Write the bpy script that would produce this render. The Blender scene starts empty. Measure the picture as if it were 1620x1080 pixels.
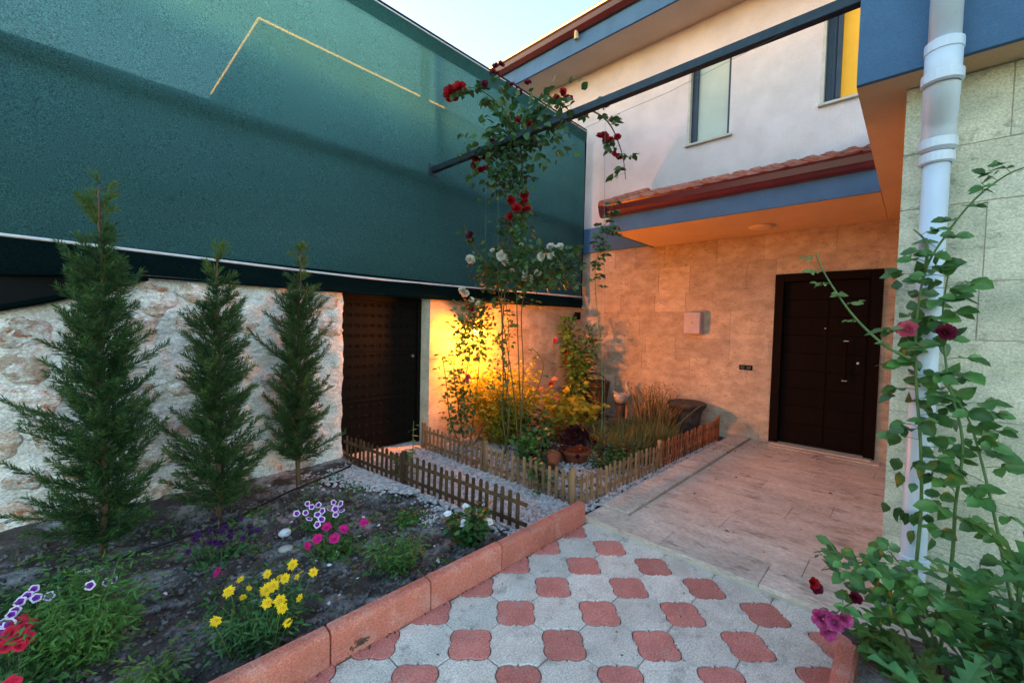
import bpy, math, random
import numpy as np
from mathutils import Matrix, Vector, Quaternion
R = math.radians
PI = math.pi
rnd = random.Random(7)
scene = bpy.context.scene
col = scene.collection

# ------------------------------------------------------------------ camera
cam_d = bpy.data.cameras.new('camera')
cam = bpy.data.objects.new('camera', cam_d)
col.objects.link(cam)
cam_d.sensor_width = 36.0
cam_d.lens = 14.836
cam_d.clip_start = 0.02
cam_d.clip_end = 2000
_r = Vector((0.69130349, -0.72216544, 0.02401156))
_u = Vector((0.00922098, 0.04204549, 0.99907315))
_f = Vector((0.72250568, 0.69044135, -0.03572526))
cam.matrix_world = Matrix(((_r.x, _u.x, -_f.x, 0), (_r.y, _u.y, -_f.y, 0), (_r.z, _u.z, -_f.z, 1.55), (0, 0, 0, 1)))
scene.camera = cam

# ------------------------------------------------------------------ dusk sky and faint low sun
world = bpy.data.worlds.new('World')
scene.world = world
world.use_nodes = True
wn = world.node_tree
bg = wn.nodes['Background']
sky = wn.nodes.new('ShaderNodeTexSky')
sky.sky_type = 'NISHITA'
sky.sun_disc = False
sky.sun_elevation = R(6)
sky.sun_rotation = R(340)
sky.air_density = 1.0
sky.dust_density = 0.4
sky.ozone_density = 1.1
wn.links.new(sky.outputs[0], bg.inputs[0])
bg.inputs[1].default_value = 0.10
sd = bpy.data.lights.new('sun', 'SUN')
sd.energy = 0.03
sd.angle = R(30)
sd.color = (1, 0.9, 0.86)
sun = bpy.data.objects.new('sun', sd)
col.objects.link(sun)
sun.rotation_euler = Vector((-math.sin(R(340)) * math.cos(R(6)), -math.cos(R(340)) * math.cos(R(6)), -math.sin(R(6)))).to_track_quat('-Z', 'Y').to_euler()
scene.view_settings.view_transform = 'Standard'
scene.view_settings.look = 'None'
scene.view_settings.gamma = 1
scene.view_settings.use_curve_mapping = False
scene.view_settings.exposure = 3.52

# ------------------------------------------------------------------ helpers
OFF = {}

def tag(o, label=None, cat=None, group=None, kind=None):
    if label: o['label'] = label
    if cat: o['category'] = cat
    if group: o['group'] = group
    if kind: o['kind'] = kind
    return o

def link(o, parent=None, world_loc=None):
    col.objects.link(o)
    po = OFF.get(parent.name, Vector((0, 0, 0))) if parent else Vector((0, 0, 0))
    if parent: o.parent = parent
    wl = Vector(world_loc) if world_loc is not None else po
    o.location = wl - po
    OFF[o.name] = wl
    return o

def empty(name, loc=(0, 0, 0), label=None, cat=None, group=None, kind=None):
    o = bpy.data.objects.new(name, None)
    o.empty_display_size = 0.1
    link(o, None, loc)
    return tag(o, label, cat, group, kind)

class MB:
    def __init__(s):
        s.v = []; s.f = []; s.m = []
    def add(s, vs, fs, m=0):
        b = len(s.v)
        s.v.extend([tuple(p) for p in vs])
        s.f.extend([tuple(i + b for i in f) for f in fs])
        s.m.extend([m] * len(fs))
        return s
    def box(s, x0, x1, y0, y1, z0, z1, c=0.0, m=0):
        if x0 > x1: x0, x1 = x1, x0
        if y0 > y1: y0, y1 = y1, y0
        if z0 > z1: z0, z1 = z1, z0
        if c <= 0:
            s.add([(x0, y0, z0), (x1, y0, z0), (x1, y1, z0), (x0, y1, z0), (x0, y0, z1), (x1, y0, z1), (x1, y1, z1), (x0, y1, z1)],
                  [(0, 3, 2, 1), (4, 5, 6, 7), (0, 1, 5, 4), (1, 2, 6, 5), (2, 3, 7, 6), (3, 0, 4, 7)], m)
            return s
        vs = []; idx = {}
        X = (x0, x1); Y = (y0, y1); Z = (z0, z1)
        for i in range(2):
            for j in range(2):
                for k in range(2):
                    sx, sy, sz = (1 if i == 0 else -1), (1 if j == 0 else -1), (1 if k == 0 else -1)
                    for a in range(3):
                        d = [c * sx, c * sy, c * sz]; d[a] = 0
                        idx[(i, j, k, a)] = len(vs)
                        vs.append((X[i] + d[0], Y[j] + d[1], Z[k] + d[2]))
        fs = []
        for i in range(2): fs.append([idx[(i, 0, 0, 0)], idx[(i, 1, 0, 0)], idx[(i, 1, 1, 0)], idx[(i, 0, 1, 0)]][::(-1 if i == 0 else 1)])
        for j in range(2): fs.append([idx[(0, j, 0, 1)], idx[(1, j, 0, 1)], idx[(1, j, 1, 1)], idx[(0, j, 1, 1)]][::(1 if j == 0 else -1)])
        for k in range(2): fs.append([idx[(0, 0, k, 2)], idx[(1, 0, k, 2)], idx[(1, 1, k, 2)], idx[(0, 1, k, 2)]][::(-1 if k == 0 else 1)])
        for i in range(2):
            for j in range(2):
                fs.append([idx[(i, j, 0, 0)], idx[(i, j, 1, 0)], idx[(i, j, 1, 1)], idx[(i, j, 0, 1)]])
                fs.append([idx[(i, 0, j, 0)], idx[(i, 1, j, 0)], idx[(i, 1, j, 2)], idx[(i, 0, j, 2)]])
                fs.append([idx[(0, i, j, 1)], idx[(1, i, j, 1)], idx[(1, i, j, 2)], idx[(0, i, j, 2)]])
                for k in range(2): fs.append([idx[(i, j, k, 0)], idx[(i, j, k, 1)], idx[(i, j, k, 2)]])
        s.add(vs, fs, m)
        return s
    def tube(s, pts, rad, n=6, m=0, cap=True, close=False):
        pts = [Vector(p) for p in pts]
        N = len(pts)
        if not hasattr(rad, '__len__'): rad = [rad] * N
        vs = []; prev = None
        for i, p in enumerate(pts):
            d = (pts[min(i + 1, N - 1)] - pts[max(i - 1, 0)])
            if close: d = pts[(i + 1) % N] - pts[i - 1]
            if d.length < 1e-9: d = Vector((0, 0, 1))
            d.normalize()
            if prev is None:
                a = Vector((0, 0, 1)) if abs(d.z) < 0.9 else Vector((1, 0, 0))
                u = d.cross(a).normalized()
            else:
                u = (prev - d * prev.dot(d)).normalized()
            prev = u
            w = d.cross(u)
            for k in range(n):
                t = 2 * PI * k / n
                vs.append(p + (u * math.cos(t) + w * math.sin(t)) * rad[i])
        fs = []
        for i in range(N if close else N - 1):
            j = (i + 1) % N
            for k in range(n):
                k2 = (k + 1) % n
                fs.append((i * n + k, i * n + k2, j * n + k2, j * n + k))
        if cap and not close:
            fs.append(tuple(range(n))[::-1]); fs.append(tuple((N - 1) * n + k for k in range(n)))
        return s.add(vs, fs, m)
    def lathe(s, prof, cx=0, cy=0, n=20, m=0):
        vs = []; fs = []
        for r, z in prof:
            for k in range(n):
                t = 2 * PI * k / n
                vs.append((cx + r * math.cos(t), cy + r * math.sin(t), z))
        for i in range(len(prof) - 1):
            for k in range(n):
                k2 = (k + 1) % n
                fs.append((i * n + k, i * n + k2, (i + 1) * n + k2, (i + 1) * n + k))
        return s.add(vs, fs, m)
    def prism(s, poly, z0, z1, c=0.0, m=0):
        # poly counter-clockwise in XY
        n = len(poly)
        cx = sum(p[0] for p in poly) / n; cy = sum(p[1] for p in poly) / n
        def inset(p):
            d = math.hypot(p[0] - cx, p[1] - cy) or 1
            return (p[0] - (p[0] - cx) / d * c, p[1] - (p[1] - cy) / d * c)
        vs = [(x, y, z0) for x, y in poly]
        fs = []
        if c > 0:
            vs += [(x, y, z1 - c) for x, y in poly] + [inset(p) + (z1,) for p in poly]
            rings = 3
        else:
            vs += [(x, y, z1) for x, y in poly]; rings = 2
        for r in range(rings - 1):
            for k in range(n):
                k2 = (k + 1) % n
                fs.append((r * n + k, r * n + k2, (r + 1) * n + k2, (r + 1) * n + k))
        fs.append(tuple((rings - 1) * n + k for k in range(n)))
        return s.add(vs, fs, m)
    def mesh(s, name, mats, smooth=False):
        me = bpy.data.meshes.new(name)
        me.from_pydata(s.v, [], s.f)
        if not isinstance(mats, (list, tuple)): mats = [mats]
        for mm in mats: me.materials.append(mm)
        if len(mats) > 1: me.polygons.foreach_set('material_index', s.m)
        if smooth: me.polygons.foreach_set('use_smooth', [True] * len(s.f))
        me.update()
        return me
    def build(s, name, mats, parent=None, smooth=False, org=None):
        """vertices are in world coordinates unless org is given"""
        po = OFF.get(parent.name, Vector((0, 0, 0))) if parent else Vector((0, 0, 0))
        if org is None: org = po
        org = Vector(org)
        s2 = s
        if org.length > 0:
            s2 = MB(); s2.f = s.f; s2.m = s.m
            s2.v = [(a - org.x, b - org.y, c - org.z) for a, b, c in s.v]
        o = bpy.data.objects.new(name, s2.mesh(name, mats, smooth))
        return link(o, parent, org)

def inst(name, me, parent, loc, rot=None, scale=None):
    o = bpy.data.objects.new(name, me)
    link(o, parent, loc)
    if rot is not None:
        if isinstance(rot, Quaternion):
            o.rotation_mode = 'QUATERNION'; o.rotation_quaternion = rot
        else: o.rotation_euler = rot
    if scale is not None: o.scale = scale if hasattr(scale, '__len__') else (scale,) * 3
    return o

def tris_obj(name, V, F, mats, midx=None, parent=None, org=None, smooth=False, kind='stuff'):
    """fast numpy mesh: V (n,3) world, F (m,3|4)"""
    po = OFF.get(parent.name, Vector((0, 0, 0))) if parent else Vector((0, 0, 0))
    org = Vector(org) if org is not None else po
    V = np.asarray(V, dtype=np.float32) - np.array(org, dtype=np.float32)
    F = np.asarray(F, dtype=np.int32)
    me = bpy.data.meshes.new(name)
    me.vertices.add(len(V)); me.vertices.foreach_set('co', V.ravel())
    k = F.shape[1]
    me.loops.add(F.size); me.loops.foreach_set('vertex_index', F.ravel())
    me.polygons.add(len(F))
    me.polygons.foreach_set('loop_start', np.arange(0, F.size, k, dtype=np.int32))
    me.polygons.foreach_set('loop_total', np.full(len(F), k, dtype=np.int32))
    if not isinstance(mats, (list, tuple)): mats = [mats]
    for mm in mats: me.materials.append(mm)
    if midx is not None: me.polygons.foreach_set('material_index', np.asarray(midx, dtype=np.int32))
    if smooth: me.polygons.foreach_set('use_smooth', np.ones(len(F), dtype=bool))
    me.update(calc_edges=True)
    me.validate()
    o = bpy.data.objects.new(name, me)
    link(o, parent, org)
    if kind: o['kind'] = kind
    return o

# ------------------------------------------------------------------ materials
def mat(name, c1, c2=None, scale=6, rough=0.75, bump=0.0, bscale=60, detail=6, stretch=(1, 1, 1), metal=0, per_obj=0.0,
        c3=None, s3=25, t3=(0.58, 0.7), spec=0.3, grain=0.0, gscale=400, contrast=(0.35, 0.65), subs=0, transl=0, emit=None, es=0, coat=0):
    m = bpy.data.materials.new(name); m.use_nodes = True
    nt = m.node_tree; N = nt.nodes; L = nt.links
    b = N['Principled BSDF']
    b.inputs['Roughness'].default_value = rough
    b.inputs['Metallic'].default_value = metal
    b.inputs['Specular IOR Level'].default_value = spec
    b.inputs['Coat Weight'].default_value = coat
    geo = N.new('ShaderNodeNewGeometry')
    mp = N.new('ShaderNodeMapping'); mp.inputs['Scale'].default_value = stretch
    L.new(geo.outputs['Position'], mp.inputs['Vector'])
    cur = None
    def rgb(c):
        n = N.new('ShaderNodeRGB'); n.outputs[0].default_value = (*c, 1); return n.outputs[0]
    def mix(f, a, bb, mode='MIX'):
        n = N.new('ShaderNodeMix'); n.data_type = 'RGBA'; n.blend_type = mode
        if isinstance(f, (int, float)): n.inputs[0].default_value = f
        else: L.new(f, n.inputs[0])
        L.new(a, n.inputs[6]); L.new(bb, n.inputs[7]); return n.outputs[2]
    def noise(sc, det=6, lo=0.35, hi=0.65, vec=None):
        n = N.new('ShaderNodeTexNoise'); n.inputs['Scale'].default_value = sc; n.inputs['Detail'].default_value = det
        n.inputs['Roughness'].default_value = 0.65
        L.new(vec or mp.outputs[0], n.inputs['Vector'])
        r = N.new('ShaderNodeMapRange'); r.inputs[1].default_value = lo; r.inputs[2].default_value = hi
        L.new(n.outputs[0], r.inputs[0]); return r.outputs[0]
    cur = rgb(c1)
    if c2: cur = mix(noise(scale, detail, *contrast), cur, rgb(c2))
    if c3: cur = mix(noise(s3, 5, *t3), cur, rgb(c3))
    if per_obj:
        oi = N.new('ShaderNodeObjectInfo')
        r = N.new('ShaderNodeMapRange'); r.inputs[3].default_value = 1 - per_obj; r.inputs[4].default_value = 1 + per_obj
        L.new(oi.outputs['Random'], r.inputs[0])
        cb = N.new('ShaderNodeCombineColor')
        for i in range(3): L.new(r.outputs[0], cb.inputs[i])
        cur = mix(1.0, cur, cb.outputs[0], 'MULTIPLY')
    if grain:
        g = noise(gscale, 2, 0.3, 0.7)
        r = N.new('ShaderNodeMapRange'); r.inputs[3].default_value = 1 - grain; r.inputs[4].default_value = 1 + grain
        L.new(g, r.inputs[0])
        cb = N.new('ShaderNodeCombineColor')
        for i in range(3): L.new(r.outputs[0], cb.inputs[i])
        cur = mix(1.0, cur, cb.outputs[0], 'MULTIPLY')
    L.new(cur, b.inputs['Base Color'])
    if bump:
        n = N.new('ShaderNodeTexNoise'); n.inputs['Scale'].default_value = bscale; n.inputs['Detail'].default_value = 5
        L.new(mp.outputs[0], n.inputs['Vector'])
        bp = N.new('ShaderNodeBump'); bp.inputs['Strength'].default_value = min(bump, 1); bp.inputs['Distance'].default_value = 0.01 * max(1, bump)
        L.new(n.outputs[0], bp.inputs['Height']); L.new(bp.outputs[0], b.inputs['Normal'])
    if emit:
        b.inputs['Emission Color'].default_value = (*emit, 1); b.inputs['Emission Strength'].default_value = es
    if transl:
        out = N['Material Output']
        tr = N.new('ShaderNodeBsdfTranslucent'); L.new(cur, tr.inputs[0])
        ms = N.new('ShaderNodeMixShader'); ms.inputs[0].default_value = transl
        L.new(b.outputs[0], ms.inputs[1]); L.new(tr.outputs[0], ms.inputs[2]); L.new(ms.outputs[0], out.inputs[0])
    return m

def leafmat(name, c1, c2, transl=0.3, rough=0.5, scale=14, per_obj=0.0):
    return mat(name, c1, c2, scale=scale, rough=rough, transl=transl, per_obj=per_obj, contrast=(0.38, 0.62), spec=0.4)

M = {}
M['render'] = mat('white_render', (0.66, 0.565, 0.585), (0.56, 0.475, 0.495), scale=2.2, rough=0.95, bump=0.5, bscale=140, grain=0.20, gscale=120, c3=(0.50, 0.43, 0.42), s3=1.3, t3=(0.54, 0.95))
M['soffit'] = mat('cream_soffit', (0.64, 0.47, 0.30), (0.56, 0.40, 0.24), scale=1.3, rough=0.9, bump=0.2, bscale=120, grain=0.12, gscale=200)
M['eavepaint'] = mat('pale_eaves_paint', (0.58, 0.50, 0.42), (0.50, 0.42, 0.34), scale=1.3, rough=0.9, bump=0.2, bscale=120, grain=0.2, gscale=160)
M['blue'] = mat('blue_paint', (0.07, 0.16, 0.30), (0.055, 0.13, 0.25), scale=2.5, rough=0.8, bump=0.3, bscale=160, grain=0.16, gscale=220)
M['trav'] = mat('travertine', (0.50, 0.405, 0.335), (0.33, 0.255, 0.20), scale=4.2, rough=0.72, bump=0.5, bscale=50, per_obj=0.17, c3=(0.21, 0.15, 0.11), s3=13, t3=(0.56, 0.76), grain=0.28, gscale=95, stretch=(1, 1, 1.8))
M['trav_grey'] = mat('cool_lit_travertine', (0.64, 0.63, 0.52), (0.44, 0.46, 0.36), scale=3.4, rough=0.75, bump=0.5, bscale=60, per_obj=0.12, c3=(0.18, 0.21, 0.15), s3=13, t3=(0.56, 0.76), grain=0.28, gscale=110, stretch=(1, 1, 1.6))  # same stone as trav, greenish grey of the daylight put into the colour
M['trav_floor'] = mat('travertine_floor', (0.62, 0.54, 0.48), (0.47, 0.385, 0.33), scale=2.6, rough=0.7, bump=0.8, bscale=22, per_obj=0.07, c3=(0.24, 0.155, 0.12), s3=5.5, t3=(0.53, 0.76), stretch=(2.1, 1.0, 2), grain=0.20, gscale=26, spec=0.2)
M['grout'] = mat('grout', (0.55, 0.50, 0.43), (0.46, 0.41, 0.35), scale=9, rough=0.95, bump=0.4)
M['joint'] = mat('sandy_joint', (0.10, 0.085, 0.07), (0.06, 0.05, 0.045), scale=30, rough=1)
M['paver_w'] = mat('grey_white_concrete', (0.80, 0.745, 0.69), (0.62, 0.57, 0.52), scale=6, rough=0.9, bump=1.0, bscale=150, per_obj=0.12, c3=(0.30, 0.27, 0.25), s3=9, t3=(0.54, 0.76), grain=0.30, gscale=110)
M['paver_r'] = mat('red_concrete', (0.66, 0.25, 0.21), (0.52, 0.18, 0.155), scale=7, rough=0.9, bump=1.0, bscale=150, per_obj=0.14, c3=(0.52, 0.30, 0.28), s3=10, t3=(0.54, 0.76), grain=0.30, gscale=110)
M['kerb'] = mat('terracotta_concrete', (0.60, 0.20, 0.145), (0.48, 0.15, 0.11), scale=4, rough=0.8, bump=0.7, bscale=200, per_obj=0.08, c3=(0.62, 0.33, 0.27), s3=7, t3=(0.50, 0.78), grain=0.30, gscale=120)
M['mortar'] = mat('whitewashed_mortar', (0.78, 0.77, 0.77), (0.60, 0.575, 0.555), scale=5, rough=0.95, bump=3.0, bscale=16, c3=(0.40, 0.35, 0.31), s3=6, t3=(0.58, 0.76), grain=0.32, gscale=60, stretch=(1, 1, 1.7))
M['stone'] = mat('field_stone', (0.44, 0.345, 0.285), (0.74, 0.73, 0.73), scale=8, rough=0.95, bump=3.0, bscale=22, per_obj=0.22, c3=(0.36, 0.13, 0.05), s3=10, t3=(0.56, 0.68), grain=0.35, gscale=70, contrast=(0.44, 0.58), stretch=(1, 1, 1.6))
M['soil'] = mat('dark_soil', (0.10, 0.088, 0.084), (0.035, 0.026, 0.022), scale=7, rough=1, bump=1.0, bscale=55, c3=(0.36, 0.355, 0.365), s3=3.6, t3=(0.50, 0.66), grain=0.35, gscale=120)
M['clod'] = mat('soil_clods', (0.24, 0.23, 0.23), (0.03, 0.024, 0.02), scale=11, rough=1, bump=0.8, bscale=90)
M['gravel'] = mat('white_gravel', (0.62, 0.60, 0.60), (0.36, 0.33, 0.34), scale=19, rough=0.85, c3=(0.30, 0.17, 0.16), s3=33, t3=(0.56, 0.66))
M['gravel_base'] = mat('gravel_bed', (0.20, 0.18, 0.18), (0.10, 0.09, 0.09), scale=40, rough=1, bump=1, bscale=90)
M['grass'] = mat('rough_ground', (0.05, 0.07, 0.03), (0.08, 0.07, 0.04), scale=1, rough=1)
M['wood_dark'] = mat('dark_fence_wood', (0.10, 0.058, 0.030), (0.04, 0.022, 0.012), scale=16, rough=0.8, bump=0.5, bscale=90, stretch=(1, 1, 0.15), per_obj=0.3)
M['wood'] = mat('fence_wood', (0.34, 0.21, 0.115), (0.17, 0.095, 0.05), scale=16, rough=0.75, bump=0.5, bscale=90, stretch=(1, 1, 0.15), per_obj=0.28)
M['wood_red'] = mat('reddish_fence_wood', (0.30, 0.12, 0.06), (0.15, 0.055, 0.028), scale=16, rough=0.75, bump=0.5, bscale=90, stretch=(1, 1, 0.15), per_obj=0.28)
M['gate'] = mat('black_iron', (0.0032, 0.0028, 0.0032), (0.005, 0.004, 0.0035), scale=9, rough=0.5, spec=0.10, metal=0.0, bump=0.2, bscale=90)
M['door'] = mat('wenge_door', (0.0075, 0.0028, 0.002), (0.004, 0.0015, 0.0012), scale=10, rough=0.7, spec=0.08, stretch=(3, 3, 0.25), bump=0.25, bscale=70)
M['frame'] = mat('anthracite_frame', (0.03, 0.05, 0.085), (0.02, 0.035, 0.06), scale=6, rough=0.4)
M['glass'] = mat('window_glass', (0.40, 0.44, 0.42), (0.34, 0.38, 0.36), scale=2, rough=0.12, spec=0.6)
M['blind'] = mat('pale_blind', (0.50, 0.52, 0.46), (0.42, 0.44, 0.38), scale=2, rough=0.7, coat=0.6)
M['blind_lit'] = mat('lit_yellow_blind', (0.55, 0.30, 0.03), (0.45, 0.25, 0.02), scale=2, rough=0.6, emit=(1.0, 0.46, 0.02), es=0.035)
M['sill'] = mat('marble_sill', (0.50, 0.46, 0.42), (0.40, 0.36, 0.32), scale=12, rough=0.4)
M['gutter'] = mat('oxblood_gutter', (0.11, 0.014, 0.018), (0.08, 0.010, 0.013), scale=4, rough=0.35, spec=0.5)
M['tile'] = mat('clay_roof_tile', (0.50, 0.165, 0.10), (0.34, 0.09, 0.055), scale=9, rough=0.85, bump=0.6, bscale=80, per_obj=0.18, c3=(0.45, 0.28, 0.22), s3=15)
M['pipe'] = mat('white_pvc', (0.60, 0.70, 0.84), (0.52, 0.62, 0.76), scale=3, rough=0.35, spec=0.5, c3=(0.36, 0.42, 0.5), s3=6, t3=(0.62, 0.75))
M['beam'] = mat('painted_steel', (0.035, 0.055, 0.075), (0.02, 0.035, 0.05), scale=8, rough=0.45, metal=0.3)
M['black'] = mat('black_metal', (0.003, 0.0035, 0.0045), rough=0.7, spec=0.1)
M['chrome'] = mat('brushed_chrome', (0.35, 0.34, 0.34), rough=0.5, metal=1)
M['boxpaint'] = mat('lilac_grey_box', (0.42, 0.37, 0.44), (0.36, 0.31, 0.38), scale=8, rough=0.5)
M['plaster_lamp'] = mat('lamp_diffuser', (0.7, 0.5, 0.32), rough=0.5)
M['basket'] = mat('wicker', (0.13, 0.06, 0.03), (0.06, 0.025, 0.014), scale=40, rough=0.7, bump=0.8, bscale=150)
M['pot'] = mat('dark_stone_pot', (0.085, 0.07, 0.065), (0.04, 0.033, 0.03), scale=14, rough=0.8, bump=0.6, bscale=60)
M['terracotta'] = mat('terracotta_pot', (0.30, 0.09, 0.04), (0.2, 0.06, 0.03), scale=9, rough=0.7)
M['white_ceramic'] = mat('white_ceramic', (0.42, 0.40, 0.39), (0.32, 0.30, 0.29), scale=12, rough=0.6)
M['beak'] = mat('orange_beak', (0.6, 0.2, 0.05), rough=0.6)
M['bark'] = mat('bark', (0.16, 0.10, 0.06), (0.07, 0.04, 0.025), scale=30, rough=0.9, stretch=(1, 1, 0.3), bump=0.6, bscale=80)
M['cane'] = mat('rose_cane', (0.10, 0.11, 0.04), (0.11, 0.06, 0.03), scale=12, rough=0.7)
M['cane_green'] = mat('green_cane', (0.10, 0.20, 0.06), (0.07, 0.14, 0.05), scale=12, rough=0.6)
M['needle'] = leafmat('cypress_needles', (0.022, 0.070, 0.026), (0.055, 0.130, 0.040), 0.2, scale=9)
M['needle_y'] = leafmat('cypress_new_growth', (0.075, 0.165, 0.04), (0.12, 0.20, 0.05), 0.3, scale=9)
M['rleaf'] = leafmat('rose_leaf', (0.030, 0.085, 0.030), (0.07, 0.16, 0.045), 0.25, rough=0.38, scale=9)
M['rleaf_big'] = leafmat('large_rose_leaf', (0.045, 0.135, 0.035), (0.085, 0.21, 0.05), 0.2, rough=0.36, scale=12, per_obj=0.4)
M['rleaf_new'] = leafmat('young_rose_leaf', (0.12, 0.20, 0.06), (0.16, 0.24, 0.08), 0.35, scale=9, per_obj=0.2)
M['hleaf'] = leafmat('lamp_yellow_leaf', (0.24, 0.28, 0.03), (0.46, 0.42, 0.05), 0.55, scale=6)  # yellow of the wall lamp's light put into the leaf colour
M['gleaf'] = leafmat('green_leaf', (0.05, 0.15, 0.03), (0.10, 0.23, 0.045), 0.3, scale=12)
M['gleaf_d'] = leafmat('dark_green_leaf', (0.022, 0.085, 0.022), (0.05, 0.14, 0.04), 0.2, scale=12)
M['gleaf_l'] = leafmat('light_green_leaf', (0.09, 0.18, 0.04), (0.13, 0.22, 0.05), 0.35, scale=12)
M['gleaf_b'] = leafmat('bluish_leaf', (0.045, 0.15, 0.045), (0.09, 0.22, 0.07), 0.25, scale=10, per_obj=0.2)
M['straw'] = leafmat('straw_stems', (0.22, 0.14, 0.06), (0.12, 0.10, 0.035), 0.3, scale=12)
M['grassy'] = leafmat('grassy_blades', (0.07, 0.10, 0.028), (0.13, 0.13, 0.04), 0.3, scale=7)
M['burgundy'] = leafmat('burgundy_leaf', (0.06, 0.010, 0.016), (0.035, 0.012, 0.012), 0.2, scale=12)
M['redrose'] = mat('crimson_petal', (0.42, 0.006, 0.014), (0.26, 0.004, 0.012), scale=30, rough=0.6, transl=0.25)
M['darkrose'] = mat('burgundy_petal', (0.16, 0.006, 0.03), (0.09, 0.004, 0.02), scale=30, rough=0.6, transl=0.25)
M['whiterose'] = mat('white_petal', (0.72, 0.70, 0.64), (0.62, 0.56, 0.48), scale=30, rough=0.6, transl=0.25)
M['pinkrose'] = mat('pink_petal', (0.62, 0.06, 0.14), (0.50, 0.12, 0.18), scale=30, rough=0.6, transl=0.25)
M['coral'] = mat('coral_petal', (0.70, 0.14, 0.12), (0.72, 0.26, 0.2), scale=40, rough=0.6, transl=0.25)
M['mauve'] = mat('mauve_petal', (0.36, 0.012, 0.14), (0.55, 0.12, 0.30), scale=45, rough=0.6, transl=0.25)
M['magenta'] = mat('magenta_petal', (0.60, 0.008, 0.20), (0.5, 0.006, 0.15), scale=30, rough=0.6, transl=0.2)
M['redpet'] = mat('red_petal', (0.60, 0.008, 0.05), (0.42, 0.006, 0.035), scale=30, rough=0.6, transl=0.2)
M['purple'] = mat('purple_petal', (0.20, 0.012, 0.36), (0.28, 0.03, 0.42), scale=30, rough=0.6, transl=0.2)
M['violet'] = mat('dark_violet_petal', (0.022, 0.004, 0.05), (0.045, 0.006, 0.07), scale=30, rough=0.6, transl=0.2)
M['rim'] = mat('white_petal_rim', (0.75, 0.66, 0.80), rough=0.6, transl=0.2)
M['yellow'] = mat('yellow_petal', (0.85, 0.62, 0.01), (0.80, 0.50, 0.01), scale=30, rough=0.5, transl=0.2)
M['ycentre'] = mat('golden_centre', (0.62, 0.36, 0.01), rough=0.8)
M['petal'] = mat('fallen_white_petal', (0.66, 0.66, 0.70), rough=0.6)
M['rope'] = mat('white_rail', (0.62, 0.62, 0.68), (0.5, 0.5, 0.56), scale=10, rough=0.5)
M['bulb'] = mat('glowing_bulb', (1, 0.6, 0.2), emit=(1.0, 0.55, 0.12), es=6)
M['led'] = mat('warm_led_strip', (1, 0.5, 0.1), emit=(1.0, 0.33, 0.04), es=3.6)
M['led_eave'] = mat('warm_led_eave', (1, 0.6, 0.2), emit=(1.0, 0.55, 0.16), es=0.5)
M['hill'] = mat('neighbour_render', (0.09, 0.11, 0.11), (0.07, 0.085, 0.085), scale=1, rough=0.95)
M['house_glass'] = mat('neighbour_glass', (0.02, 0.03, 0.035), rough=0.1)
M['hose'] = mat('black_hose', (0.01, 0.01, 0.01), rough=0.6)
M['wire'] = mat('thin_wire', (0.18, 0.18, 0.2), rough=0.5, metal=0.6)
M['lettering'] = mat('grey_lettering', (0.22, 0.24, 0.27), rough=0.6)

def netmat(name, dens, tint, base, back):
    m = bpy.data.materials.new(name); m.use_nodes = True
    nt = m.node_tree; N = nt.nodes; L = nt.links
    N.remove(N['Principled BSDF'])
    out = N['Material Output']
    geo = N.new('ShaderNodeNewGeometry')
    no = N.new('ShaderNodeTexNoise'); no.inputs['Scale'].default_value = 150; no.inputs['Detail'].default_value = 3
    no2 = N.new('ShaderNodeTexNoise'); no2.inputs['Scale'].default_value = 1.1; no2.inputs['Detail'].default_value = 4
    mp = N.new('ShaderNodeMapping'); mp.inputs['Scale'].default_value = (0.35, 1, 1.3)
    L.new(geo.outputs['Position'], no.inputs['Vector'])
    L.new(geo.outputs['Position'], mp.inputs[0]); L.new(mp.outputs[0], no2.inputs['Vector'])
    r = N.new('ShaderNodeMapRange'); r.inputs[1].default_value = 0.3; r.inputs[2].default_value = 0.7; r.inputs[3].default_value = 0.42; r.inputs[4].default_value = 1.58
    L.new(no.outputs[0], r.inputs[0])
    r2 = N.new('ShaderNodeMapRange'); r2.inputs[1].default_value = 0.3; r2.inputs[2].default_value = 0.7; r2.inputs[3].default_value = 0.86; r2.inputs[4].default_value = 1.14
    L.new(no2.outputs[0], r2.inputs[0])
    mu = N.new('ShaderNodeMath'); mu.operation = 'MULTIPLY'; L.new(r.outputs[0], mu.inputs[0]); L.new(r2.outputs[0], mu.inputs[1])
    def sc(c):
        v = N.new('ShaderNodeVectorMath'); v.operation = 'SCALE'; v.inputs[0].default_value = c; L.new(mu.outputs[0], v.inputs['Scale']); return v.outputs[0]
    t = N.new('ShaderNodeBsdfTransparent'); L.new(sc(tint), t.inputs[0])
    d = N.new('ShaderNodeBsdfDiffuse'); L.new(sc(base), d.inputs[0])
    tl = N.new('ShaderNodeBsdfTranslucent'); L.new(sc(back), tl.inputs[0])
    a = N.new('ShaderNodeMixShader'); a.inputs[0].default_value = 0.62
    L.new(d.outputs[0], a.inputs[1]); L.new(tl.outputs[0], a.inputs[2])
    ms = N.new('ShaderNodeMixShader'); ms.inputs[0].default_value = dens
    L.new(t.outputs[0], ms.inputs[1]); L.new(a.outputs[0], ms.inputs[2]); L.new(ms.outputs[0], out.inputs[0])
    return m
M['net'] = netmat('green_shade_net', 0.97, (0.46, 0.72, 0.68), (0.052, 0.125, 0.115), (0.066, 0.205, 0.235))
M['net_dark'] = netmat('doubled_dark_net', 0.93, (0.10, 0.3, 0.3), (0.006, 0.016, 0.018), (0.01, 0.03, 0.033))

# ================================================================== SETTING
g = MB().box(-300, 300, -300, 300, -0.6, -0.12)
tag(g.build('ground', M['grass']), kind='structure')

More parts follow.
